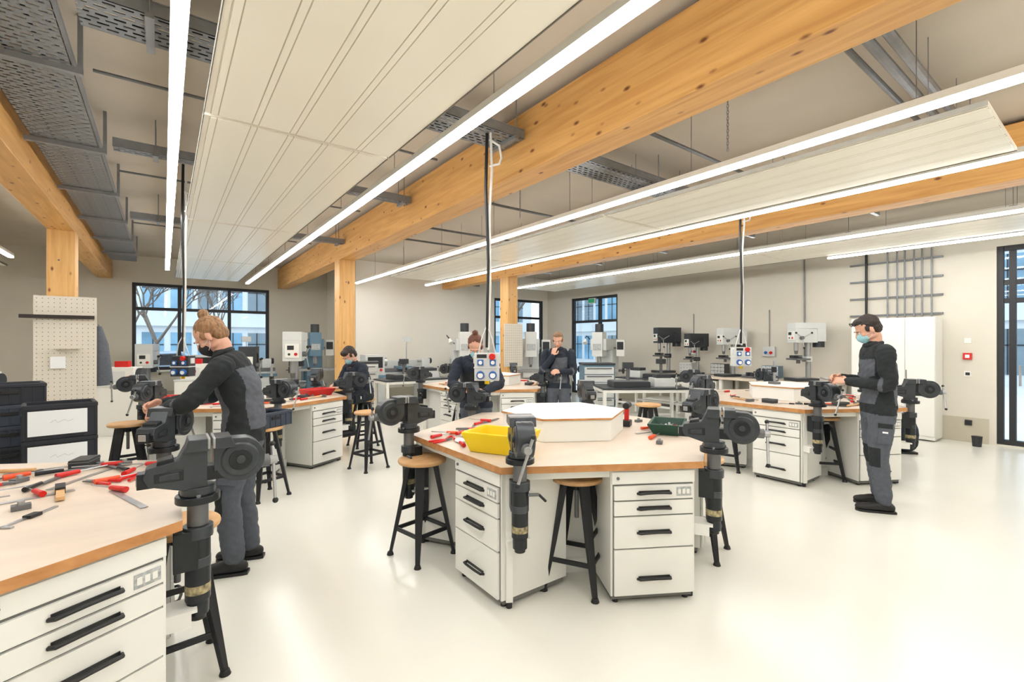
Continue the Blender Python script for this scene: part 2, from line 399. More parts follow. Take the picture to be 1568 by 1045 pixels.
mb=MB(); mb.box(XR-.04,XR,1.52,1.62,1.27,1.37,RED); mb.box(XR-.045,XR-.04,1.545,1.595,1.295,1.345,PAPER); mb.build('fire_alarm_call_point',bevel=.004)
for z in(1.56,1.05): 
    mb=MB(); mb.box(XR-.012,XR,1.53,1.61,z-.04,z+.04,WHITE); mb.box(XR-.018,XR-.012,1.545,1.595,z-.022,z+.022,DKFRAME if z<1.2 else WHITE); mb.build('wall_switch',bevel=.003)
mb=MB(); mb.box(XR-.03,XR-.012,1.52,1.6,.26,.34,DKFRAME); mb.cyl((XR-.035,1.56,.3),(XR-.03,1.56,.3),.025,BLACK); mb.build('wall_socket')
mb=MB(); mb.box(XR-.1,XR-.06,9.3,9.5,2.68,2.79,GREENSIGN); mb.box(XR-.06,XR,9.28,9.52,2.66,2.81,WHITE); mb.build('emergency_exit_sign')
mb=MB(); mb.cyl((9.6,1.42,0),(9.6,1.42,.14),.05,DKFRAME,r2=.06); mb.cyl((9.6,1.42,.14),(9.6,1.42,.15),.062,BLACK); mb.build('door_stop_bin')
for y in(4.5,6.2):
    mb=MB(); mb.box(XR-.06,XR,y-.12,y+.12,1.25,1.45,CAST); mb.cyl((XR-.06,y-.05,1.33),(XR-.09,y-.05,1.32),.03,RED,n=14); mb.cyl((XR-.06,y+.05,1.33),(XR-.09,y+.05,1.32),.03,BLUE,n=14); mb.cyl((XR-.02,y,1.45),(XR-.02,y,2.2),.01,GALV,n=6); mb.build('wall_socket_panel',bevel=.004)

# ---------------------------------------------------------------- workbench
L=1.2; AP=L*math.sqrt(3)/2
def bench_mesh():
    mb=MB()
    hexa=[(L*math.cos(math.radians(90+60*k)),L*math.sin(math.radians(90+60*k))) for k in range(6)]
    mb.prism(hexa,.79,.83,TOPM,mside=EDGEM)
    h2=[(x*.45,y*.45) for x,y in hexa]; mb.prism(h2,.0,.79,WHITE)
    for k in range(6):
        th=math.radians(60*k); M=Matrix.Rotation(th+math.pi/2,4,'Z')
        d=AP-.035
        w0,w1=.045,.56
        mb.box(w0,w1,-d,-d+.5,.05,.785,WHITE,M)
        mb.box(w0+.01,w1-.01,-d+.02,-d+.48,.02,.05,GAP,M)
        zs=[(.055,.325),(.33,.515),(.52,.605),(.61,.695)]
        mb.box(w0+.012,w1-.012,-d-.003,-d,.05,.70,GAP,M)
        for (a,b) in zs:
            mb.box(w0+.018,w1-.018,-d-.018,-d-.002,a+.002,b-.002,WHITE,M)
            hz=(a+b)/2+.0 if b-a<.2 else a+.1
            xc=(w0+w1)/2-.0
            mb.tube([(xc-.1,-d-.017,hz-.004),(xc-.092,-d-.04,hz),(xc-.05,-d-.05,hz+.006),(xc,-d-.052,hz+.008),(xc+.05,-d-.05,hz+.006),(xc+.092,-d-.04,hz),(xc+.1,-d-.017,hz-.004)],.008,BLACK,n=8,M=M)
            mb.box(xc-.095,xc+.095,-d-.022,-d-.017,hz-.004,hz+.012,BLACK,M)
        mb.box(w1-.12,w1-.03,-d-.0215,-d-.017,.628,.68,PRINT,M)
        for q in range(3): mb.box(w1-.112+q*.026,w1-.094+q*.026,-d-.023,-d-.0214,.64,.668,WHITE,M)
        mb.box(w0+.005,w1-.005,-d-.012,-d,.705,.775,WHITE,M)
        mb.cyl((w0+.04,-d-.02,.74),(w0+.04,-d-.012,.74),.009,DSTEEL,n=10,M=M)
        for x in(w0+.04,w1-.04): mb.cyl((x,-d+.04,0),(x,-d+.04,.05),.018,BLACK,n=10,M=M)
        mb.box(-.565,-.525,-d+.02,-d+.07,0.04,.79,WHITE,M); mb.cyl((-.545,-d+.045,0),(-.545,-d+.045,.04),.018,BLACK,n=10,M=M)
        mb.box(-.525,.045,-d+.02,-d+.05,.74,.785,WHITE,M)
        mb.box(-.34,.045,-.57,-.55,.0,.785,WHITE,M)
        mb.box(-.34,.045,-.60,-.57,.0,.09,WHITE,M)
        mb.box(-.57,-.44,-AP-.05,-d+.04,.435,.447,WHITE,M)
        mb.box(-.57,-.558,-AP-.03,-d+.04,.38,.435,WHITE,M)
    return mb
b0=bench_mesh().build('hexagonal_workbench',(-.98,2.85,0),bevel=.003)
BM=b0.data
BENCH=[(-.98,2.85),(2.55,2.73),(.88,6.79),(4.5,6.6),(6.4,2.68)]
for c in BENCH[1:]: inst('hexagonal_workbench',BM,(c[0],c[1],0),0,.003)

def vise_mesh():
    mb=MB(); R=Matrix.Rotation(math.pi/2,4,'X')
    P=lambda poly,y0,y1,m: mb.prism(poly,-y1,-y0,m,R)
    mb.cyl((0,0,.40),(0,0,.46),.04,VISE2); mb.cyl((0,0,.46),(0,0,.72),.046,VISE2); mb.cyl((0,0,.72),(0,0,.77),.056,VISE)
    mb.cyl((0,0,.77),(0,0,.89),.038,DSTEEL); mb.cyl((0,0,.38),(0,0,.41),.03,BLACK); mb.cyl((0,0,.49),(0,0,.53),.0465,mat('post_decal',(150,138,104),.5,0,.7,60))
    mb.cyl((0,0,.60),(0,0,.64),.0475,VISE)
    mb.box(-.085,.0,-.05,.05,.60,.76,VISE2); mb.cyl((.03,.04,.70),(.03,.1,.70),.01,DSTEEL,n=8)
    mb.cyl((.03,.10,.70),(.03,.14,.66),.008,BLACK,n=8)
    mb.cyl((0,0,.87),(0,0,.90),.08,VISE2,n=24); mb.cyl((0,0,.90),(0,0,.935),.062,VISE,n=24)
    for k in(0,1,2): mb.cyl((.068*math.cos(k*2.1+.5),.068*math.sin(k*2.1+.5),.895),(.068*math.cos(k*2.1+.5),.068*math.sin(k*2.1+.5),.912),.009,DSTEEL,n=8)
    P([(-.165,.965),(-.18,1.0),(-.168,1.035),(-.07,1.055),(-.035,1.125),(.03,1.125),(.03,.93),(-.05,.93)],-.048,.048,VISE)
    P([(-.048,1.085),(-.035,1.135),(.036,1.135),(.036,1.085)],-.07,.07,VISE)
    mb.box(.03,.04,-.071,.071,1.092,1.137,STEEL)
    P([(-.14,1.03),(-.135,1.058),(-.085,1.068),(-.075,1.03)],-.038,.038,VISE2)
    P([(-.145,.975),(-.145,1.01),(-.05,1.018),(-.05,.975)],-.052,.052,VISE2)
    P([(-.13,.982),(-.13,1.004),(-.065,1.01),(-.065,.982)],-.0545,.0545,VISE)
    mb.box(-.20,.2,-.032,.032,.955,1.015,VISE2); mb.box(-.203,-.197,-.02,.02,.967,1.005,STEEL)
    cx,cz,r=.15,1.03,.094
    pts=[(cx+r*math.cos(math.radians(a)),cz+r*math.sin(math.radians(a))) for a in range(-158,82,10)]
    pts=pts+[(.12,1.122),(.054,1.122),(.054,.99)]
    P(pts,-.045,.045,VISE)
    P([(.056,1.088),(.056,1.135),(.115,1.135),(.13,1.088)],-.07,.07,VISE); mb.box(.048,.058,-.071,.071,1.092,1.137,STEEL)
    for sy in(-1,1):
        mb.cyl((cx,sy*.044,cz),(cx,sy*.052,cz),.075,VISE,n=32,r2=.067); mb.cyl((cx,sy*.05,cz),(cx,sy*.056,cz),.045,VISE2,n=24); mb.cyl((cx,sy*.054,cz),(cx,sy*.064,cz),.018,VISE,n=16)
    mb.cyl((.23,0,1.0),(.268,0,1.0),.028,DSTEEL); mb.cyl((.268,0,1.0),(.30,0,1.0),.02,STEEL)
    a=math.radians(72); dx=Vector((0,math.cos(a),math.sin(a)))
    c=Vector((.285,0,.98)); p1=c+dx*.09; p2=c-dx*.16
    mb.cyl(p1,p2,.0075,STEEL,n=10); mb.ell(p1,(.013,.013,.013),BLACK,10); mb.ell(p2,(.013,.013,.013),BLACK,10)
    return mb
v0=None
def vise_at(c,k,w=-.5,d=AP+.055):
    global v0
    th=math.radians(60*k); n=Vector((math.cos(th),math.sin(th))); t=Vector((-n.y,n.x))
    p=Vector(c)+n*d+t*w
    if v0 is None: v0=vise_mesh().build('bench_vise',(p.x,p.y,0),th,bevel=.005)
    else: inst('bench_vise',v0.data,(p.x,p.y,0),th,.005)
for c in BENCH:
    for k in range(6): vise_at(c,k)

def stool_mesh():
    mb=MB()
    mb.cyl((0,0,.665),(0,0,.672),.165,SEATM,r2=.172,n=32); mb.cyl((0,0,.672),(0,0,.69),.172,SEATM,n=32); mb.cyl((0,0,.69),(0,0,.696),.172,SEATM,r2=.164,n=32)
    mb.cyl((0,0,.645),(0,0,.665),.11,STOOLM,n=24); mb.cyl((0,0,.42),(0,0,.65),.014,DSTEEL,n=10); mb.cyl((0,0,.6),(0,0,.65),.03,STOOLM)
    for k in range(4):
        a=math.radians(45+90*k); M=Matrix.Rotation(a,4,'Z')
        def ring(r,z,w,t): return [(r-t,-w,z),(r+t,-w,z),(r+t,w,z),(r-t,w,z)]
        vs=ring(.095,.65,.033,.016)+ring(.165,.3,.025,.014)+ring(.225,.02,.015,.011)
        fs=[(3,2,1,0),(8,9,10,11)]
        for j in(0,4):
            for i in range(4): fs.append((j+i,j+(i+1)%4,j+4+(i+1)%4,j+4+i))
        mb.add(vs,fs,STOOLM,M)
        mb.cyl((.228,0,0),(.228,0,.025),.026,BLACK,r2=.018,n=12,M=M)
    for z,r in((.19,.188),(.33,.158)):
        pts=[(r*math.cos(math.radians(45+90*k)),r*math.sin(math.radians(45+90*k))) for k in range(4)]
        for i in range(4):
            p,q=Vector(pts[i]),Vector(pts[(i+1)%4])
            if z>.3 and i%2: continue
            dd=(q-p).normalized(); nn=Vector((-dd.y,dd.x))*.008
            vs=[(p-nn).to_tuple()+(z-.014,),(q-nn).to_tuple()+(z-.014,),(q+nn).to_tuple()+(z-.014,),(p+nn).to_tuple()+(z-.014,)]
            vs+=[(v[0],v[1],z+.014) for v in vs[:4]]
            mb.add(vs,[(3,2,1,0),(4,5,6,7),(0,1,5,4),(1,2,6,5),(2,3,7,6),(3,0,4,7)],STOOLM)
    return mb
stools=[(2.10,2.13,.5),(1.50,3.10,.2),(3.15,1.93,.3),(.05,2.66,.1),(.8,5.2,.4),(-.3,6.3,.2),(2.37,6.88,.1),(5.5,3.0,.3),(6.0,2.15,.7),(7.0,1.98,.5),(3.6,6.05,.4),(5.3,4.0,.2),(-1.5,1.6,.2),(2.0,5.6,.3)]
s0=stool_mesh().build('workshop_stool',(stools[0][0],stools[0][1],0),stools[0][2],bevel=.003)
for s in stools[1:]: inst('workshop_stool',s0.data,(s[0],s[1],0),s[2],.003)

def hexbox():
    mb=MB(); h=[(.5*math.cos(math.radians(90+60*k)),.5*math.sin(math.radians(90+60*k))) for k in range(6)]
    h1=[(x*.975,y*.975) for x,y in h]
    mb.prism(h1,0,.15,WHITE); mb.prism(h,.15,.166,TOPW,mside=EDGEM); return mb
hb=hexbox().build('raised_tool_shelf',(2.55,2.73,.831),bevel=.003)
inst('raised_tool_shelf',hb.data,(6.4,2.68,.831),0,.003); inst('raised_tool_shelf',hb.data,(4.5,6.6,.831),0,.003)

def tray_bin(name,m,l,w,h,loc,rot,t=.006,fl=.03):
    mb=MB()
    def ring(a,b,z): return [(-a,-b,z),(a,-b,z),(a,b,z),(-a,b,z)]
    a,b=l/2,w/2
    vs=ring(a-fl,b-fl,0)+ring(a,b,h)+ring(a+.012,b+.012,h)+ring(a+.012,b+.012,h-.012)+ring(a-t,b-t,h)+ring(a-fl-t,b-fl-t,t)
    fs=[(3,2,1,0)]
    def con(i,j):
        for k in range(4): fs.append((i+k,i+(k+1)%4,j+(k+1)%4,j+k))
    con(0,12); con(12,8); con(8,16); con(16,20); fs.append((20,21,22,23))
    mb.add(vs,fs,m); return mb,loc,rot,name
def put(t,extra=None,bevel=.003):
    mb,loc,rot,name=t
    if extra: extra(mb)
    return mb.build(name,loc,rot,bevel=bevel)
def binfill(mb):
    for i in range(16):
        x=random.uniform(-.12,.12);y=random.uniform(-.05,.05);a=random.uniform(-.6,.6)
        M=TR(x,y,.012+random.uniform(0,.05),a); mb.box(-.05,.05,-.008,.008,0,.012,random.choice([STEEL,RED,DSTEEL,BLACK]),M)
put(tray_bin('yellow_storage_bin',YEL,.40,.28,.13,(1.75,2.46,.832),math.radians(-62)),binfill)
put(tray_bin('green_tool_tray',GREEN,.36,.24,.085,(3.16,2.2,.832),math.radians(30)),binfill)
put(tray_bin('red_tool_tray',RED,.36,.26,.09,(1.62,6.5,.832),math.radians(20)),binfill)
put(tray_bin('red_tool_tray',RED,.30,.2,.08,(.05,6.7,.832),math.radians(70)),binfill)
put(tray_bin('yellow_storage_bin',YEL,.2,.14,.08,(.2,6.35,.832),math.radians(30)))
def tool(mb,kind,M):
    if kind=='file':
        mb.box(0,.26,-.011,.011,.006,.011,DSTEEL,M); mb.cyl((-.11,0,.013),(0,0,.013),.012,random.choice([RED,ORANGE,BLACK]),n=12,M=M,r2=.009)
    elif kind=='driver':
        mb.cyl((0,0,.014),(.13,0,.014),.0035,STEEL,n=8,M=M); mb.cyl((-.1,0,.014),(0,0,.014),.014,RED,n=12,M=M,r2=.011)
    elif kind=='odriver':
        mb.cyl((0,0,.014),(.13,0,.014),.0035,STEEL,n=8,M=M); mb.cyl((-.1,0,.014),(0,0,.014),.014,ORANGE,n=12,M=M,r2=.011)
    elif kind=='bluerag':
        mb.ell((0,0,.014),(.08,.05,.014),CASTB,10,M)
    elif kind=='rule':
        mb.box(-.2,.2,-.013,.013,.0,.003,STEEL,M)
    elif kind=='plier':
        for s in(-1,1):
            mb.tube([(-.12,s*.03,.01),(-.05,s*.02,.01),(0,0,.01)],.008,RED,n=6,M=M); mb.tube([(0,0,.01),(.05,-s*.008,.01)],[.009,.004],DSTEEL,n=6,M=M)
    elif kind=='part':
        mb.box(-.03,.03,-.02,.02,0,.02,DSTEEL,M); mb.cyl((0,0,.02),(0,0,.035),.012,STEEL,n=12,M=M)
    elif kind=='hammer':
        mb.cyl((-.14,0,.015),(.14,0,.015),.011,SEATM,n=8,M=M); mb.box(.12,.15,-.05,.05,0,.03,DSTEEL,M)
    elif kind=='caliper':
        mb.box(-.12,.12,-.007,.007,0,.005,STEEL,M); mb.box(-.12,-.105,-.04,.0,0,.005,STEEL,M); mb.box(-.02,.03,-.022,.01,0,.012,BLACK,M)
    elif kind=='cloth':
        mb.ell((0,0,.012),(.06,.04,.012),PAPER,10,M)
    elif kind=='sheet':
        mb.box(-.105,.105,-.148,.148,0,.0012,PAPER,M)
        for q in range(6): mb.box(-.08,.07-.02*(q%2),.1-.04*q,.103-.04*q,.0012,.0016,DSTEEL,M)
    elif kind=='gbox':
        mb.box(-.07,.07,-.045,.045,0,.045,CASTD,M); mb.box(-.072,.072,-.047,.047,.03,.036,DSTEEL,M)
    elif kind=='brush':
        mb.box(-.12,.02,-.015,.015,.005,.02,SEATM,M); mb.box(.02,.12,-.018,.018,.0,.03,DKFRAME,M)
    elif kind=='square':
        mb.box(-.1,.1,-.01,.01,0,.004,STEEL,M); mb.box(-.1,-.08,0,.14,0,.012,DSTEEL,M)
def tools(c,lst,name='scattered_hand_tools'):
    mb=MB()
    for (k,x,y,a) in lst: tool(mb,k,TR(x,y,0,a))
    mb.build(name,(c[0],c[1],.8315))
r=random.Random(3)
K=['file','driver','plier','part','caliper','file','driver','rule','hammer','gbox']
tools(BENCH[0],[('rule',.45,.1,.3),('file',.5,.35,1.2),('driver',.35,.3,.2),('plier',.7,.25,2.4),('driver',.78,.05,2.2),('file',.2,.2,2.9),('hammer',.1,.45,.4),('part',.5,-.05,.2),('cloth',.3,.0,.2),('caliper',.0,.3,2.8),('driver',.05,.02,3.3),('file',.25,.55,.7),('driver',.62,.52,.6),('part',.4,.5,.8),('plier',.1,-.15,.6),('rule',.65,.4,1.0),('file',-.1,.1,.3),('driver',.5,.2,2.0),
 ('driver',.85,.4,1.2),('odriver',.8,.25,.4),('file',.78,.5,2.0),('plier',.88,.28,1.0),('driver',.9,.5,2.6),('brush',.6,.1,1.7),('odriver',.3,.15,.1),('odriver',.42,.62,.4),('square',.2,.35,.5),('plier',.35,.45,.3),('file',.55,.6,.1),('driver',.0,.55,.9),('driver',.15,.7,.2),('hammer',.3,.75,2.7),('rule',.5,.75,.1),('driver',.7,.62,2.9),('part',.8,.6,.4),('caliper',.55,-.2,1.0),('sheet',.25,-.35,.4),('gbox',.15,.1,.5),('gbox',.62,.72,1.3),('bluerag',-.05,.4,.6),('rule',.85,-.15,1.9)])
tools(BENCH[1],[('rule',.55,-.45,-.1),('file',.62,-.38,-.25),('plier',-.85,.3,1.0),('driver',-.8,.2,2.0),('driver',-.7,.38,.5),('part',-.75,.1,.4),('plier',-.6,.47,2.4),('cloth',-.75,.26,1),('driver',-.92,.05,1.3),('odriver',.35,-.6,.3),('part',.8,-.1,0),('file',-.68,.2,1.6),('driver',-.9,.36,.3),('part',.2,-.75,.5),
 ('cloth',-.66,.12,0),('odriver',-.82,.42,2.2),('driver',-.58,.3,.2),('plier',-.95,.2,.1),('bluerag',-.6,.02,.4),('cloth',-.88,.12,1.2),('driver',-.7,-.0,2.8),('square',-.5,.55,1),('file',-.35,.65,.4),('driver',-.3,.75,2),('part',.7,-.35,.9)])
for i in(2,3,4):
    lst=[]
    for j in range(28):
        a=r.uniform(0,6.28); rad=r.uniform(.67,.88); lst.append((r.choice(K),rad*math.cos(a),rad*math.sin(a),a+math.pi/2+r.uniform(-.5,.5)))
    tools(BENCH[i],lst)
def cordless(loc,rot):
    mb=MB(); mb.cyl((-.07,0,.17),(.05,0,.17),.028,BLACK); mb.cyl((.05,0,.17),(.1,0,.17),.018,DSTEEL,r2=.01); mb.box(-.05,-.01,-.018,.018,.045,.16,RED); mb.box(-.08,.02,-.035,.035,0,.05,BLACK)
    mb.build('cordless_drill',loc,rot,bevel=.006)
cordless((3.14,2.58,.831),.5)
def height_gauge(loc,rot,h=.4):
    mb=MB(); mb.box(-.06,.06,-.04,.04,0,.03,DSTEEL); mb.box(-.01,.01,-.012,.012,.03,h,STEEL); mb.box(-.02,.03,-.02,.02,h*.5,h*.5+.07,BLACK); mb.box(.02,.1,-.005,.005,h*.5+.01,h*.5+.02,STEEL)
    mb.build('height_gauge',loc,rot,bevel=.002)
for (x,y,ro) in((.85,6.9,.3),(1.1,6.6,1),(.6,6.6,2)): height_gauge((x,y,.831),ro)
for (x,y,ro) in((4.3,6.4,.3),(4.7,6.8,1),(6.3,2.8,1.2)): height_gauge((x,y,.998),ro,.3)
def crate(name,l,w,h,m,loc,rot,label=False):
    mb=MB(); t=.012
    mb.box(-l/2,l/2,-w/2,w/2,0,t,m)
    for s in(-1,1):
        mb.box(-l/2,l/2,s*w/2-t/2,s*w/2+t/2,0,h,m); mb.box(s*l/2-t/2,s*l/2+t/2,-w/2,w/2,0,h,m)
        mb.box(-l/2-.012,l/2+.012,s*w/2-.014,s*w/2+.014,h-.03,h-.005,m); mb.box(s*l/2-.014,s*l/2+.014,-w/2-.012,w/2+.012,h-.03,h-.005,m)
        n=6
        for i in range(n+1):
            x=-l/2+i*l/n; mb.box(x-.004,x+.004,s*w/2-.012,s*w/2+.012,0,h-.03,m)
        for i in range(4):
            y=-w/2+i*w/3; mb.box(s*l/2-.012,s*l/2+.012,y-.004,y+.004,0,h-.03,m)
        mb.box(s*l/2-.016,s*l/2+.016,-.05,.05,h*.5,h*.68,BLACK)
        mb.box(-.05,.05,s*w/2-.015,s*w/2+.015,h*.5,h*.68,BLACK)
    if label:
        mb.box(-l/2+.02,l/2-.05,-w/2-.021,-w/2-.0155,.03,h-.045,PAPER)
        mb.tube([(-.06,-w/2-.0215,h*.48),(-.03,-w/2-.0215,h*.55),(-.02,-w/2-.0215,h*.46),(.02,-w/2-.0215,h*.54),(.04,-w/2-.0215,h*.48),(.07,-w/2-.0215,h*.53)],.0015,INK,n=5)
    return mb.build(name,loc,rot,bevel=.003)
for k in range(4): crate('stacking_crate',.40,.3,.262,CRATE2,(-.66,5.12,.265*k+.001),math.radians(9),label=k>1)
for k in range(7): crate('stacking_crate',.40,.3,.168,CRATE if k%3 else CRATE2,(-1.03,5.6,.171*k+.001),math.radians(12))
crate('stacking_crate',.40,.28,.15,CRATE,(.8,5.2,.698),math.radians(35))
mb=MB(); mb.box(-.3,.3,-.02,.0,.5,2.13,PEG)
for i in range(11):
    for j in range(30):
        x=-.27+i*.054; z=.53+j*.054; mb.box(x-.004,x+.004,-.0215,-.02,z-.004,z+.004,DKFRAME)
mb.box(-.42,.28,-.07,-.02,1.84,1.885,HDARK); mb.box(-.1,.14,-.12,-.02,1.45,1.47,PEG); mb.box(-.14,.0,-.06,-.022,1.2,1.35,PAPER)
mb.build('tool_pegboard',(-1.02,8.34,0),0)
mb=MB(); mb.box(-.25,.25,-.02,.0,1.0,1.95,PEG)
for i in range(9):
    for j in range(17):
        x=-.22+i*.054; z=1.04+j*.054; mb.box(x-.005,x+.005,-.0215,-.02,z-.005,z+.005,DKFRAME)
mb.build('tool_pegboard',(6.25,8.34,0),0)
mb=MB(); mb.tube([(0,0,1.75),(0,-.02,1.5),(.02,-.02,1.2),(.03,-.01,.95)],[.04,.11,.12,.13],JGRY,n=12); mb.tube([(-.08,-.05,1.6),(-.13,-.05,1.3),(-.12,-.05,1.05)],[.04,.05,.045],JGRY,n=10); mb.cyl((0,.08,1.76),(0,-.02,1.78),.01,STEEL)
mb.build('hanging_work_jacket',(-.72,8.5,0))

def pendant(x,y,ztop,zb,rot,boxm=CAST):
    mb=MB()
    mb.tube([(0,0,ztop-.0),(-.01,0,2.8),(.012,0,2.2),(0,0,zb+.27)],.014,BLACK,n=8)
    mb.tube([(.03,0,ztop),(.04,0,2.95),(.02,.01,2.6),(.025,0,2.0),(.01,0,zb+.25)],.011,CABW,n=8)
    mb.tube([(.02,0,2.98),(.1,0,3.0),(.12,0,3.05),(.1,0,3.15),(.02,0,3.2)],.01,CABW,n=8)
    mb.tube([(0,0,zb+.45),(-.04,-.02,zb+.35),(-.07,0,zb+.22)],.006,CABW,n=6); mb.tube([(0,0,zb+.45),(.04,-.02,zb+.35),(.07,0,zb+.22)],.006,CABW,n=6)
    mb.box(-.1,.1,-.055,.055,zb,zb+.225,boxm); mb.box(-.105,.105,-.06,.06,zb+.1,zb+.112,CAST)
    for sx in(-1,1):
        mb.cyl((sx*.05,-.055,zb+.05),(sx*.05,-.085,zb+.045),.032,BLUE,n=20); mb.cyl((sx*.05,-.084,zb+.045),(sx*.05,-.088,zb+.045),.022,PAPER,n=20)
        mb.box(sx*.05-.024,sx*.05+.024,-.072,-.055,zb+.125,zb+.172,BLUE); mb.cyl((sx*.05,-.071,zb+.148),(sx*.05,-.074,zb+.148),.016,PAPER,n=16)
        mb.cyl((sx*.05,.055,zb+.05),(sx*.05,.09,zb+.045),.034,RED,n=20)
        mb.box(sx*.1-.01,sx*.1+.01,-.03,.03,zb+.14,zb+.2,CAST)
    mb.cyl((.045,-.056,zb+.2),(.045,-.083,zb+.195),.026,RED,n=20); mb.box(-.08,.0,-.058,-.055,zb+.185,zb+.215,DKFRAME); mb.cyl((.0,-.0,zb-.03),(0,0,zb),.02,YEL,n=12)
    mb.build('power_supply_pendant',(x,y,0),rot,bevel=.004)
rc=-math.atan2(.598,.802)
pendant(2.13,3.2,3.26,1.22,rc); pendant(5.55,2.85,3.5,1.25,rc,CAST); pendant(.17,6.3,3.5,1.16,rc,CASTD)

# ---------------------------------------------------------------- machines
def drill_press(loc,rot,head=CASTD,sc=1):
    mb=MB()
    mb.box(-.16,.16,-.28,.14,0,.05,CASTD); mb.box(-.1,.1,-.24,-.05,.05,.06,STEEL)
    mb.cyl((0,.06,.05),(0,.06,.95),.04,STEEL,n=20)
    mb.box(-.13,.13,-.26,.0,.36,.39,DSTEEL); mb.box(-.05,.05,-.02,.1,.33,.42,head); mb.cyl((0,-.13,.3),(0,-.13,.36),.03,DSTEEL)
    mb.box(-.1,.1,-.26,.16,.66,.9,head); mb.prism([(-.1,-.26),(.1,-.26),(.12,.3),(-.12,.3)],.9,1.0,head)
    mb.box(-.12,.12,.14,.3,.68,.9,head); mb.cyl((0,.26,.58),(0,.26,.9),.09,CASTD,n=20)
    mb.box(-.075,.075,-.275,-.26,.7,.86,WHITE); mb.cyl((.04,-.28,.74),(.04,-.275,.74),.018,RED); mb.cyl((-.03,-.28,.74),(-.03,-.275,.74),.014,GREEN)
    mb.box(-.05,.02,-.28,-.275,.79,.84,DKFRAME)
    mb.cyl((0,-.17,.52),(0,-.17,.66),.035,STEEL); mb.cyl((0,-.17,.46),(0,-.17,.52),.022,DSTEEL,r2=.03); mb.cyl((0,-.17,.39),(0,-.17,.46),.006,STEEL,n=8)
    mb.box(-.06,.06,-.25,-.1,.395,.44,DKFRAME); mb.cyl((.06,-.17,.42),(.14,-.17,.42),.008,STEEL,n=8)
    mb.cyl((.1,-.16,.74),(.15,-.16,.74),.03,DSTEEL)
    for k in range(3):
        a=math.radians(30+120*k); e=(.17+.0,-.16+math.cos(a)*.17,.74+math.sin(a)*.17)
        mb.cyl((.14,-.16,.74),e,.007,STEEL,n=8); mb.ell(e,(.018,.018,.018),BLACK,10)
    o=mb.build('drill_press',loc,rot,bevel=.008); o.scale=(sc,sc,sc); return o
mb=MB(); mb.box(9.05,9.88,3.1,7.1,.78,.83,TOPM)
for y in(3.15,4.1,5.1,6.1,7.0):
    mb.box(9.1,9.16,y-.03,y+.03,0,.78,WHITE); mb.box(9.75,9.81,y-.03,y+.03,0,.78,WHITE)
mb.box(9.1,9.8,3.2,7.0,.2,.23,WHITE); mb.box(9.12,9.8,3.25,4.0,.23,.74,WHITE); mb.box(9.12,9.8,5.2,6.0,.23,.74,WHITE)
mb.build('machine_workbench',bevel=.004)
drill_press((9.42,3.65,.831),-math.pi/2-.5,CAST,1.06); drill_press((9.42,5.05,.831),-math.pi/2-.4,CAST,1.0)
drill_press((9.42,5.85,.831),-math.pi/2-.3,CASTD,.9); drill_press((9.42,6.6,.831),-math.pi/2-.4,CASTD,1.05)
def machine_vise(loc,rot):
    mb=MB(); mb.box(-.15,.15,-.07,.07,0,.04,DSTEEL); mb.box(-.13,-.08,-.06,.06,.04,.11,CASTD); mb.box(.0,.04,-.06,.06,.04,.11,CASTD); mb.cyl((.04,0,.06),(.22,0,.06),.01,STEEL,n=8); mb.cyl((.21,-.06,.06),(.21,.06,.06),.006,STEEL,n=8)
    mb.build('machine_vise',loc,rot,bevel=.003)
machine_vise((9.3,4.2,.831),.4); machine_vise((9.3,4.6,.831),1.2)
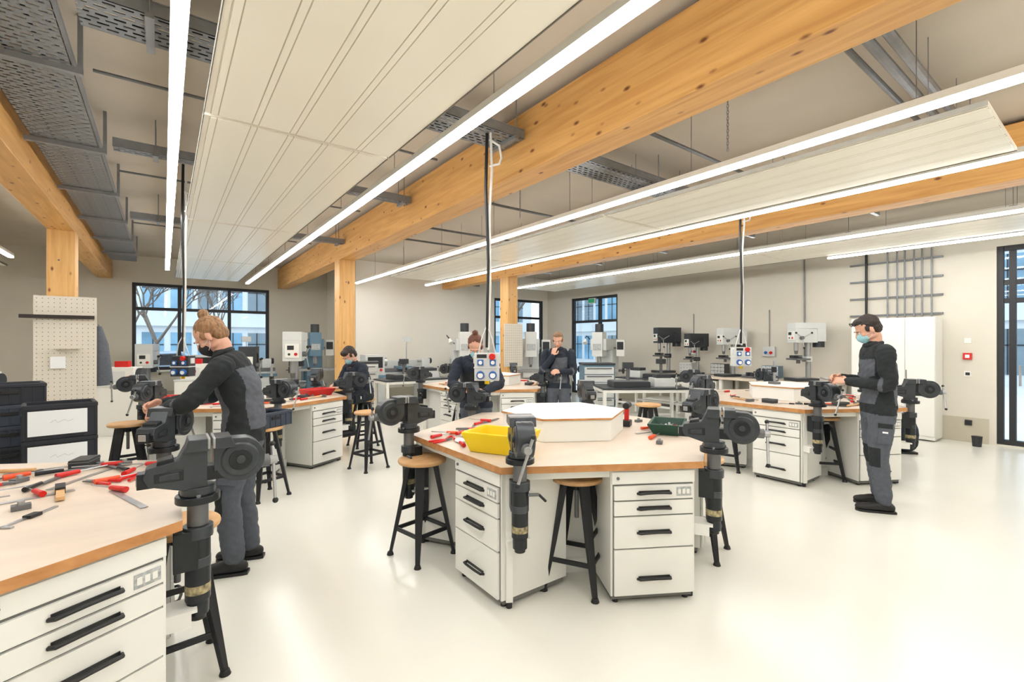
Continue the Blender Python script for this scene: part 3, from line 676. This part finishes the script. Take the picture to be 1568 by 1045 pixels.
# small parts cases on the machine bench
def parts_case(loc,rot,m):
    mb=MB(); mb.box(-.16,.16,-.1,.1,0,.24,m)
    for i in range(4):
        for j in range(3): mb.box(-.15+i*.077,-.082+i*.077,-.108,-.1,.015+j*.075,.08+j*.075,CAST); mb.box(-.125+i*.077,-.105+i*.077,-.116,-.108,.04+j*.075,.05+j*.075,DKFRAME)
    mb.build('small_parts_case',loc,rot,bevel=.003)
parts_case((9.7,4.35,.831),-math.pi/2,CASTB); parts_case((9.72,5.45,.831),-math.pi/2,CASTD); parts_case((9.72,6.22,.831),-math.pi/2,CAST)
def milling(loc,rot,body=CAST):
    mb=MB()
    mb.box(-.3,.3,-.35,.4,0,.12,CASTD); mb.box(-.22,.22,-.05,.4,.12,1.35,body); mb.box(-.17,.17,-.3,-.05,.12,.72,body)
    mb.box(-.5,.5,-.42,-.12,.84,.9,STEEL); mb.box(-.18,.18,-.4,-.05,.72,.84,body)
    mb.box(-.2,.2,-.42,.42,1.35,1.62,body); mb.box(-.13,.13,-.5,-.2,1.2,1.78,body); mb.cyl((0,-.35,1.78),(0,-.35,1.98),.1,CASTD,n=20)
    mb.cyl((0,-.35,1.02),(0,-.35,1.2),.05,STEEL); mb.cyl((0,-.35,.96),(0,-.35,1.02),.03,DSTEEL)
    for s in(-1,1):
        mb.cyl((s*.5,-.27,.87),(s*.56,-.27,.87),.02,DSTEEL); mb.cyl((s*.56,-.27,.87),(s*.575,-.27,.87),.08,BLACK,n=20); mb.cyl((s*.575,-.22,.87),(s*.63,-.22,.87),.01,BLACK,n=8)
    mb.cyl((0,-.3,.6),(0,-.42,.6),.02,DSTEEL); mb.cyl((0,-.42,.6),(0,-.435,.6),.09,BLACK,n=20)
    mb.box(.3,.5,.0,.1,1.2,1.6,WHITE); mb.box(.32,.48,-.01,0,1.36,1.55,DKFRAME); mb.box(-.1,.1,-.51,-.5,1.35,1.5,PRINT); mb.cyl((.22,.05,1.4),(.3,.05,1.4),.02,DSTEEL)
    mb.tube([(-.2,-.1,1.5),(-.4,-.2,1.7),(-.35,-.4,1.6)],.012,DKFRAME); mb.cyl((-.35,-.38,1.62),(-.32,-.46,1.52),.02,WHITE,r2=.06,n=16)
    mb.build('milling_machine',loc,rot,bevel=.012)
milling((7.05,8.75,0),-.6); milling((5.75,9.7,0),-.4,CAST); milling((8.75,7.9,0),-1.2,CAST); milling((3.0,12.4,0),-.1,CASTB)
def lathe(loc,rot):
    mb=MB()
    mb.box(-.85,-.4,-.22,.22,0,.75,CAST); mb.box(.5,.85,-.22,.22,0,.75,CAST); mb.box(-.9,.9,-.26,.3,.72,.78,CASTB)
    mb.box(-.9,.9,.28,.3,.78,1.1,CAST)
    mb.box(-.85,-.4,-.18,.2,.78,1.25,CAST); mb.box(-.4,.88,-.12,.12,.84,.92,DSTEEL); mb.box(-.4,.88,-.1,.1,.78,.84,CAST)
    mb.cyl((-.4,0,1.08),(-.3,0,1.08),.1,STEEL,n=24); mb.box(.6,.8,-.08,.08,.92,1.14,CAST); mb.cyl((.5,0,1.08),(.6,0,1.08),.03,STEEL); mb.cyl((.8,0,1.08),(.86,0,1.08),.07,BLACK,n=20)
    mb.box(-.05,.25,-.25,.14,.9,.97,CASTB); mb.box(.02,.16,-.12,.06,.97,1.08,DSTEEL); mb.cyl((.05,-.25,.88),(.05,-.3,.88),.07,BLACK,n=20)
    mb.box(-.8,-.45,-.19,-.18,.95,1.2,DKFRAME); mb.cyl((-.5,-.22,.9),(-.5,-.19,.9),.03,RED); mb.cyl((.3,.2,.9),(.3,.2,1.6),.012,STEEL,n=8); mb.box(.2,.4,.15,.25,1.55,1.68,CAST)
    mb.build('engine_lathe',loc,rot,bevel=.01)
lathe((4.5,10.6,0),.0); lathe((1.3,12.7,0),0); lathe((7.0,10.7,0),.0)
def grinder(loc,rot):
    mb=MB()
    mb.box(-.3,.3,-.2,.2,0,.8,WHITE); mb.box(-.31,.31,-.21,.21,.8,.83,CAST)
    mb.box(-.22,.22,-.14,.14,.83,1.12,WHITE); mb.box(-.2,.1,-.15,-.14,.88,1.06,CAST); mb.cyl((.16,-.16,.95),(.16,-.14,.95),.03,RED)
    mb.cyl((-.22,0,1.0),(-.3,0,1.0),.1,CASTD,n=20); mb.cyl((.22,0,1.0),(.3,0,1.0),.1,CASTD,n=20); mb.box(-.1,.1,-.05,.05,1.12,1.22,RED)
    mb.build('bench_grinder_stand',loc,rot,bevel=.008)
grinder((-.55,10.2,0),-.4); grinder((.5,10.9,0),-.3); grinder((-2.1,9.6,0),-.3); grinder((8.3,10.2,0),-.6)
drill_press((-.3,12.9,.0),-.1,CAST,1.5); drill_press((2.2,10.6,0),-.3,CAST,1.75); drill_press((1.4,11.0,0),-.2,CASTD,1.45)
def trolley(loc,rot,m):
    mb=MB(); mb.box(-.3,.3,-.22,.22,.14,1.1,m); mb.box(-.31,.31,-.23,.23,1.1,1.14,CASTD)
    for i in range(6):
        z=.18+i*.15; mb.box(-.28,.28,-.235,-.22,z,z+.135,CAST if m is CASTB else m); mb.box(-.24,.24,-.25,-.235,z+.1,z+.12,DSTEEL)
    for x in(-.24,.24):
        for y in(-.16,.16): mb.cyl((x-.02,y,.06),(x+.02,y,.06),.06,BLACK,n=16); mb.box(x-.025,x+.025,y-.02,y+.02,.1,.14,DSTEEL)
    mb.build('tool_trolley',loc,rot,bevel=.005)
trolley((6.75,6.3,0),-.6,CASTB); trolley((3.3,9.6,0),-.3,CAST)
def frame_table(loc,rot,l=1.4,w=.7,h=.8):
    mb=MB(); mb.box(-l/2,l/2,-w/2,w/2,h-.03,h,CASTD)
    for x in(-l/2+.03,l/2-.03):
        for y in(-w/2+.03,w/2-.03): mb.box(x-.025,x+.025,y-.025,y+.025,0,h-.03,WHITE)
    for y in(-w/2+.03,w/2-.03): mb.box(-l/2+.05,l/2-.05,y-.02,y+.02,.25,.29,WHITE); mb.box(-l/2+.05,l/2-.05,y-.02,y+.02,h-.08,h-.03,WHITE)
    for x in(-l/2+.03,l/2-.03): mb.box(x-.02,x+.02,-w/2+.05,w/2-.05,h-.08,h-.03,WHITE)
    mb.box(-.5,.1,-.25,.2,h,h+.09,CASTD); mb.box(-.48,.08,-.23,.18,h+.09,h+.1,DSTEEL); mb.box(.2,.55,-.15,.15,h,h+.14,CAST); mb.box(.25,.5,-.1,.1,h+.14,h+.2,CASTD)
    mb.cyl((-.2,0,h+.1),(-.2,0,h+.3),.03,DSTEEL); mb.box(-.28,-.12,-.06,.06,h+.3,h+.4,CASTD)
    mb.build('steel_assembly_table',loc,rot,bevel=.004)
frame_table((6.4,5.0,0),-.6); frame_table((8.1,6.0,0),1.57); frame_table((4.1,8.9,0),.0)
mb=MB(); mb.box(-.5,.5,-.3,.3,.72,.75,WHITE)
for x in(-.46,.46):
    for y in(-.26,.26): mb.box(x-.02,x+.02,y-.02,y+.02,0,.72,CAST)
mb.box(-.28,.28,.05,.08,.9,1.25,DKFRAME); mb.box(-.03,.03,.08,.1,.77,1.05,DKFRAME); mb.box(-.12,.12,.0,.18,.75,.765,DKFRAME); mb.box(-.2,.2,-.2,-.08,.75,.77,BLACK)
mb.build('desk_with_monitor',(7.9,9.0,0),-.7,bevel=.003)
mb=MB(); mb.cyl((0,0,0),(0,0,.03),.1,DKFRAME); mb.tube([(0,0,.03),(0,0,.45),(-.18,.1,.72),(-.1,.05,.78)],.01,DKFRAME,n=8); mb.cyl((-.1,.05,.8),(-.06,.0,.64),.03,CAST,r2=.09,n=20); 
mb.build('machine_lamp',(-1.1,3.75,.831),.3)
mb=MB(); mb.ell((0,0,.26),(.17,.13,.26),JNAVY,20); mb.ell((0,-.11,.18),(.12,.06,.14),JBLK,16); mb.tube([(-.04,0,.5),(0,0,.56),(.04,0,.5)],.01,BLACK); mb.box(-.12,.12,-.1,.1,0,.03,BLACK)
for s in(-1,1): mb.tube([(s*.08,.1,.45),(s*.1,.17,.3),(s*.1,.12,.08)],.018,BLACK)
mb.build('backpack',(8.25,1.95,0),-.9)
mb=MB(); mb.ell((0,0,.2),(.15,.12,.2),RED,20); mb.ell((.0,-.1,.14),(.1,.05,.1),JBLK,14); mb.tube([(-.04,0,.38),(0,0,.43),(.04,0,.38)],.01,BLACK); mb.build('backpack',(8.55,2.25,0),-.4)

# ---------------------------------------------------------------- people
def sweep(mb,pts,rad,ref=(1,0,0),n=18,m=SKIN):
    pts=[Vector(p) for p in pts]; rad=[(q,q) if not isinstance(q,tuple) else q for q in rad]
    P=[];Rr=[]
    for i in range(len(pts)-1):
        p0=pts[max(i-1,0)];p1=pts[i];p2=pts[i+1];p3=pts[min(i+2,len(pts)-1)]
        for t in(0,.25,.5,.75):
            a=.5*(2*p1+(p2-p0)*t+(2*p0-5*p1+4*p2-p3)*t*t+(3*p1-p0-3*p2+p3)*t**3)
            s=t*t*(3-2*t); P.append(a); Rr.append((rad[i][0]*(1-s)+rad[i+1][0]*s,rad[i][1]*(1-s)+rad[i+1][1]*s))
    P.append(pts[-1]);Rr.append(rad[-1])
    T0=(P[1]-P[0]).normalized();T1=(P[-1]-P[-2]).normalized()
    def cap(p,T,r,sg): return [(p+T*sg*min(r)*k,(r[0]*s,r[1]*s)) for k,s in((.45,.88),(.8,.6),(.95,.3))]
    c0=cap(P[0],T0,Rr[0],-1);c1=cap(P[-1],T1,Rr[-1],1)
    PP=[q[0] for q in reversed(c0)]+P+[q[0] for q in c1]; RR=[q[1] for q in reversed(c0)]+Rr+[q[1] for q in c1]
    vs=[];fs=[];K=len(PP);ref=Vector(ref)
    for k in range(K):
        t=(PP[min(k+1,K-1)]-PP[max(k-1,0)]).normalized()
        a=ref-t*ref.dot(t)
        if a.length<.05: a=Vector((0,1,0))-t*t.y
        a.normalize(); b=t.cross(a)
        for i in range(n):
            q=2*math.pi*i/n; vs.append(PP[k]+a*math.cos(q)*RR[k][0]+b*math.sin(q)*RR[k][1])
    for k in range(K-1):
        for i in range(n): fs.append((k*n+i,k*n+(i+1)%n,(k+1)*n+(i+1)%n,(k+1)*n+i))
    fs+=[tuple(reversed(range(n))),tuple(range((K-1)*n,K*n))]
    mb.add(vs,fs,m)
def remesh(mb,vox,it=4):
    o=mb.build('tmp_remesh')
    md=o.modifiers.new('r','REMESH'); md.mode='VOXEL'; md.voxel_size=vox
    sm=o.modifiers.new('s','SMOOTH'); sm.factor=.5; sm.iterations=it
    bpy.context.view_layer.update()
    dg=bpy.context.evaluated_depsgraph_get(); me=bpy.data.meshes.new_from_object(o.evaluated_get(dg))
    n=len(me.vertices); co=np.empty(n*3); me.vertices.foreach_get('co',co); co=co.reshape(-1,3)
    nr=np.empty(n*3); me.vertices.foreach_get('normal',nr); nr=nr.reshape(-1,3)
    fs=[tuple(p.vertices) for p in me.polygons]
    old=o.data; bpy.data.objects.remove(o); bpy.data.meshes.remove(old); bpy.data.meshes.remove(me)
    return co,nr,fs
def segd(c,a,b):
    a=np.array(a);b=np.array(b);ab=b-a;t=np.clip(((c-a)@ab)/(ab@ab),0,1)
    return np.linalg.norm(c-(a+t[:,None]*ab),axis=1),t
def hand(out,w,d,nrm,side,curl=1.0):
    d=Vector(d).normalized(); nrm=Vector(nrm); nrm=(nrm-d*nrm.dot(d)).normalized(); s=Vector(side); s=(s-d*s.dot(d)-nrm*s.dot(nrm)).normalized(); w=Vector(w)
    mb=MB()
    sweep(mb,[w-d*.03,w,w+d*.04,w+d*.085],[(.027,.02),(.027,.019),(.036,.016),(.039,.013)],ref=s,n=14)
    for off,ln,c0 in((.030,.072,.9),(.010,.080,1.0),(-.010,.075,1.1),(-.029,.058,1.25)):
        p=w+d*.082+s*off; pts=[p-d*.02,p]; a=0
        for sl,ca in((.45,28),(.3,38),(.25,28)):
            a+=math.radians(ca*curl*c0); p=p+(d*math.cos(a)+nrm*math.sin(a))*ln*sl; pts.append(p)
        sweep(mb,pts,[.0095,.0095,.009,.0083,.007],n=10)
    p=w+d*.022+s*.028; q1=p+(d*.55+s*.75+nrm*.3).normalized()*.035; q2=q1+(d*.85+s*.15+nrm*.5).normalized()*.032; q3=q2+(d*.9-s*.25+nrm*.45).normalized()*.025
    sweep(mb,[p,q1,q2,q3],[.014,.0115,.0105,.0085],n=10)
    co,nr,fs=remesh(mb,.0042,2); out.add([tuple(x) for x in co],fs,SKIN)
def head(out,c,fwd,nkb,hair,style,mask=True,glasses=False):
    f=Vector(fwd).normalized(); x=f.cross(Vector((0,0,1))).normalized(); u=x.cross(f)
    R=Matrix((x,f,u)).transposed(); M=Matrix.Translation(c)@R.to_4x4(); inv=M.inverted()
    mb=MB()
    mb.ell((0,-.015,.03),(.076,.094,.086),SKIN,24); mb.ell((0,.028,-.035),(.059,.06,.078),SKIN,24)
    mb.ell((0,.055,-.088),(.03,.028,.024),SKIN); mb.ell((0,.074,.018),(.046,.018,.013),SKIN)
    for s in(-1,1):
        mb.ell((s*.036,.06,-.03),(.024,.022,.02),SKIN); mb.ell((s*.077,-.008,-.015),(.01,.019,.031),SKIN); mb.ell((s*.045,.0,-.07),(.02,.04,.022),SKIN)
    sweep(mb,[(0,.085,.008),(0,.1,-.015),(0,.106,-.03)],[.009,.012,.014],n=10)
    mb.ell((0,.086,-.057),(.022,.01,.009),SKIN)
    nb=inv@Vector(nkb); 
    sweep(mb,[(0,-.01,-.03),(0,-.02,-.09),tuple(nb)],[.056,.053,.062],n=16)
    co,nr,fs=remesh(mb,.0055,3); out.add([tuple(v) for v in co],fs,SKIN,M)
    for s in(-1,1):
        out.ell((s*.031,.081,.0),(.012,.009,.008),EYEW,10,M); out.ell((s*.031,.0885,.0),(.005,.003,.005),EYED,8,M)
        out.tube([(s*.014,.0945,.02),(s*.03,.094,.024),(s*.048,.083,.018)],.003,hair,n=6,M=M)
    if not mask: out.ell((0,.096,-.06),(.02,.004,.006),LIP,10,M)
    hb=MB(); hb.ell((0,-.032,.042),(.083,.094,.088),hair,24); hb.ell((0,-.055,-.01),(.074,.062,.068),hair,20)
    if style=='bun':
        hb.ell((0,-.07,.14),(.034,.034,.03),hair,16); hb.ell((0,-.055,.115),(.024,.024,.03),hair,12)
    if style=='short': hb.ell((0,.025,.09),(.062,.05,.034),hair,16)
    if style=='fringe': hb.ell((0,.035,.075),(.07,.058,.045),hair,16); hb.ell((.0,-.06,-.035),(.075,.05,.05),hair,16)
    for s in(-1,1): hb.ell((s*.07,.015,.01),(.012,.022,.028),hair,10)
    co,nr,fs=remesh(hb,.0055,2)
    co=co+nr*np.array([[.006*noise.noise(Vector((v[0]*140,v[1]*25,v[2]*60)))] for v in co])
    out.add([tuple(v) for v in co],fs,hair,M)
    if mask:
        mk=MB(); mk.ell((0,.056,-.05),(.058,.062,.052),mask,20); mk.ell((0,.095,-.03),(.018,.022,.02),mask,12); mk.ell((0,.06,-.085),(.04,.042,.028),mask,14)
        co,nr,fs=remesh(mk,.006,3); out.add([tuple(v) for v in co],fs,mask,M)
        for s in(-1,1):
            for z in(-.03,-.075): out.tube([(s*.05,.055,z),(s*.076,.02,(z-.02)/1.6),(s*.08,-.012,-.012)],.0016,PAPER,n=5,M=M)
    if glasses:
        for s in(-1,1): out.tube([(s*.035+.028*math.cos(a),.082,.095+.018*math.sin(a)) for a in [k*math.pi/6 for k in range(13)]],.003,BLACK,n=6,M=M); out.tube([(s*.06,.08,.1),(s*.088,.02,.07),(s*.085,-.03,.03)],.003,BLACK,n=6,M=M)
def person(name,loc,ang,J,hair,style,jac=(JBLK,JGRY),tro=TGRY,mask=MASKM,scale=1,hem=None,glasses=False,collar=True,female=False):
    J={k:Vector(v) for k,v in J.items()}
    mb=MB(); fw=.94 if female else 1
    pel,wai,che,upc,nkb=J['pel'],J['wai'],J['che'],J['upc'],J['nkb']
    low=pel+(pel-wai).normalized()*.06
    sweep(mb,[low,pel,wai,che,upc,nkb],[(.175*fw,.128),(.185*fw,.135),(.165*fw,.125),(.188*fw,.135),(.165*fw,.112),(.072,.068)],n=24)
    for s in('L','R'):
        sh,el,wr=J['sh'+s],J['el'+s],J['wr'+s]
        sweep(mb,[upc.lerp(sh,.35),sh,sh.lerp(el,.5),el,el.lerp(wr,.5),wr],[.082,.076*fw,.067*fw,.057,.053,.042],n=16)
        hp,kn,an=J['hp'+s],J['kn'+s],J['an'+s]
        sweep(mb,[hp,hp.lerp(kn,.45),kn,kn.lerp(an,.45),an+(kn-an).normalized()*.03],[.108*fw,.098*fw,.078,.073,.068],n=18)
    co,nr,fs=remesh(mb,.0095,6)
    cc=np.array([co[list(f)].mean(axis=0) for f in fs])
    disp=np.array([noise.noise(Vector((v[0]*8,v[1]*8,v[2]*14)))*.009+noise.noise(Vector((v[0]*22+5,v[1]*22,v[2]*32+v[0]*20)))*.0055 for v in co])
    co=co+nr*disp[:,None]
    dT=np.min([segd(cc,a,b)[0] for a,b in((pel,wai),(wai,che),(che,upc),(upc,nkb))],axis=0)
    dA=np.full(len(fs),9.0); tF=np.zeros(len(fs)); dF=np.full(len(fs),9.0)
    for s in('L','R'):
        d,t=segd(cc,J['sh'+s],J['el'+s]); dA=np.minimum(dA,d)
        d,t=segd(cc,J['el'+s],J['wr'+s]); m_=d<dF; dF[m_]=d[m_]; tF[m_]=t[m_]
    ax=np.array(wai-pel); ax/=np.linalg.norm(ax); h=(cc-np.array(pel))@ax
    ax2=np.array(upc-che); ax2/=np.linalg.norm(ax2); h2=(cc-np.array(upc))@ax2
    dK=np.full(len(fs),9.0); dL=np.full(len(fs),9.0); fr=np.zeros(len(fs),bool)
    for s in('L','R'):
        kn,an,hp=J['kn'+s],J['an'+s],J['hp'+s]
        d=np.linalg.norm(cc-np.array(kn),axis=1); dK=np.minimum(dK,d)
        dd=np.array((kn-(hp+an)/2)); dd=dd/max(np.linalg.norm(dd),1e-6) if np.linalg.norm(dd)>.05 else np.array((0,1,0))
        fr|=((cc-np.array(kn))@dd>.01)&(d<.13)
        dL=np.minimum(dL,np.minimum(segd(cc,hp,kn)[0],segd(cc,kn,an)[0]))
    hemv=-.07 if hem is None else hem
    seated=abs(J['knL'].z-pel.z)<.2
    mats=[]
    for i in range(len(fs)):
        arm=min(dA[i],dF[i])<.084 and dL[i]>.09
        legz=(h[i]<hemv) or (seated and dL[i]<.12 and h[i]<.06)
        if arm and not (dA[i]>.05 and dT[i]<.1):
            m=jac[1] if (dF[i]<.075 and .12<tF[i]<.24) else jac[0]
        elif legz:
            m=jac[0] if (fr[i] and dK[i]<.115) else tro
        else:
            m=jac[1] if (h2[i]<-.05 and abs(cc[i][0])<.15*fw and h[i]>.02) else jac[0]
        mats.append(m)
    out=MB(); out.add([tuple(v) for v in co],fs,mats)
    if collar:
        t=(nkb-upc).normalized()
        a=Vector((1,0,0)); b=t.cross(a).normalized(); c0=nkb+t*.012
        pts=[c0+a*.07*math.cos(q)+b*.066*math.sin(q) for q in [k*2*math.pi/20 for k in range(21)]]
        out.tube(pts,.018,jac[0],n=8)
    for s in('L','R'):
        an=J['an'+s]; td=J.get('toe'+s,Vector((0,1,0))).normalized()
        sb=MB(); z0=an.z-.09
        b=Vector((an.x,an.y,0))
        up=Vector((0,0,1))
        sweep(sb,[b-td*.05+up*(z0+.048),b+td*.06+up*(z0+.05),b+td*.14+up*(z0+.042),b+td*.19+up*(z0+.038)],[(.036,.04),(.042,.045),(.046,.036),(.036,.03)],ref=td.cross(up),n=16)
        sweep(sb,[an+up*.02,b+up*(z0+.05)],[.048,.044],n=14)
        co2,n2,f2=remesh(sb,.008,3); co2[:,2]=np.maximum(co2[:,2],z0+.012); out.add([tuple(v) for v in co2],f2,SHOE)
        sd=td.cross(up)
        outline=[(-.088,-.03),(-.06,-.038),(.05,-.042),(.13,-.048),(.19,-.04),(.215,-.012),(.215,.012),(.19,.04),(.13,.048),(.05,.042),(-.06,.038),(-.088,.03)]
        n=len(outline); vs=[b+td*p+sd*q+up*z0 for p,q in outline]+[b+td*p+sd*q+up*(z0+.02) for p,q in outline]
        out.add(vs,[tuple(reversed(range(n))),tuple(range(n,2*n))]+[(i,(i+1)%n,n+(i+1)%n,n+i) for i in range(n)],BLACK)
    for s,sg in(('L',-1),('R',1)):
        hp,kn=J['hp'+s],J['kn'+s]; p=hp.lerp(kn,.5); dn=(kn-hp).normalized(); sx=Vector((sg,0,0)); sx=(sx-dn*sx.dot(dn)).normalized(); fy=sx.cross(dn)
        R=Matrix((sx,fy,dn)).transposed().to_4x4(); M=Matrix.Translation(p+sx*.088)@R
        out.box(-.012,.01,-.05,.05,-.09,.08,tro,M); out.box(-.012,.014,-.052,.052,-.1,-.06,jac[0],M); out.box(.008,.016,-.02,.02,-.03,-.015,PAPER,M)
    for s,sg in(('L',-1),('R',1)):
        wr,el=J['wr'+s],J['el'+s]; dd=J.get('hd'+s,(wr-el).normalized()); nn=J.get('hn'+s,Vector((-sg*.8,0,-.6)))
        ss=J.get('hs'+s,Vector((-sg*.3,.2,.9)))
        hand(out,wr+dd*.015,dd,nn,ss,J.get('curl',Vector((1,0,0)))[0])
    head(out,J['head'],J['look'],nkb-Vector((0,0,.03)),hair,style,mask,glasses)
    o=out.build(name,loc,ang,angle=60); o.scale=(scale,)*3
    return o
def ang(dx,dy): return math.atan2(dy,dx)-math.pi/2
W1=dict(pel=(0,0,.93),wai=(0,.0,1.08),che=(0,.035,1.24),upc=(0,.085,1.38),nkb=(0,.125,1.44),head=(0,.205,1.572),look=(0,.74,-.67),
 shL=(-.19,.08,1.375),shR=(.19,.08,1.375),elL=(-.27,.25,1.15),elR=(.25,.28,1.15),wrL=(-.11,.46,1.09),wrR=(.1,.50,1.12),
 hpL=(-.09,.01,.89),hpR=(.09,.01,.89),knL=(-.1,.07,.49),knR=(.1,.04,.49),anL=(-.11,.03,.09),anR=(.12,-.01,.09),curl=(1.3,0,0))
person('woman_at_vise',(.44,3.66,0),ang(-.93,.37),W1,HBLONDE,'bun',female=True,mask=MASKB)
M1=dict(pel=(0,0,.95),wai=(0,-.01,1.11),che=(0,.0,1.29),upc=(0,.02,1.44),nkb=(0,.035,1.505),head=(0,.085,1.655),look=(0,.86,-.5),
 shL=(-.195,.01,1.44),shR=(.195,.01,1.44),elL=(-.24,.0,1.15),elR=(.24,.02,1.15),wrL=(-.09,.25,1.17),wrR=(.09,.27,1.19),
 hpL=(-.095,0,.91),hpR=(.095,0,.91),knL=(-.11,.03,.5),knR=(.11,.0,.5),anL=(-.13,.0,.09),anR=(.12,-.06,.09),curl=(.9,0,0))
person('man_standing_at_bench',(5.30,1.44,0),ang(-.55,.83),M1,HDARK,'short',glasses=True,scale=1.0)
W2=dict(W1); W2.update(head=(0,.24,1.56),nkb=(0,.15,1.43),upc=(0,.11,1.37))
person('woman_bending_over_vise',(2.76,4.36,0),ang(-.57,-.82),W2,HBROWN,'bun',jac=(JNAVY,JBLK),female=True,scale=.955)
M2=dict(M1); M2.update(elR=(.25,.1,1.14),wrR=(.07,.2,1.40),hdR=(-.25,-.1,.9),hnR=(-.2,-1,0),hsR=(-.9,0,0),elL=(-.25,.04,1.15),wrL=(-.06,.25,1.16),head=(0,.07,1.65),look=(0,.93,-.35))
person('man_with_hand_at_mouth',(4.82,5.28,0),ang(-.75,-.65),M2,HLIGHT,'short',jac=(JNAVY,JGRY),mask=None,scale=.95)
M3=dict(pel=(0,-.02,.81),wai=(0,.01,.94),che=(0,.07,1.08),upc=(0,.13,1.19),nkb=(0,.165,1.245),head=(0,.23,1.375),look=(0,.75,-.65),
 shL=(-.185,.12,1.18),shR=(.185,.12,1.18),elL=(-.24,.22,.94),elR=(.24,.22,.94),wrL=(-.09,.42,.93),wrR=(.1,.42,.94),
 hpL=(-.09,.02,.78),hpR=(.09,.02,.78),knL=(-.15,.42,.74),knR=(.15,.42,.74),anL=(-.12,.27,.31),anR=(.13,.27,.31),curl=(1.1,0,0))
person('man_seated_on_stool',(2.35,6.85,0),ang(-.95,-.3),M3,HDARK,'fringe',jac=(JNAVY,JBLK),tro=JBLK,scale=.98)
mb=MB(); mb.box(-.09,.09,-.02,.02,0,.012,STEEL); mb.build('metal_workpiece',(5.10,1.80,1.18),.6,bevel=.002)

# ---------------------------------------------------------------- camera
cam=bpy.data.cameras.new('camera'); co=bpy.data.objects.new('camera',cam); S.collection.objects.link(co)
cam.sensor_width=36; cam.clip_start=.05
cam.lens=715/1568*36; cam.shift_y=.0016
co.location=(0,0,1.53); co.rotation_euler=(math.pi/2,0,-math.atan2(.598,.802)); S.camera=co
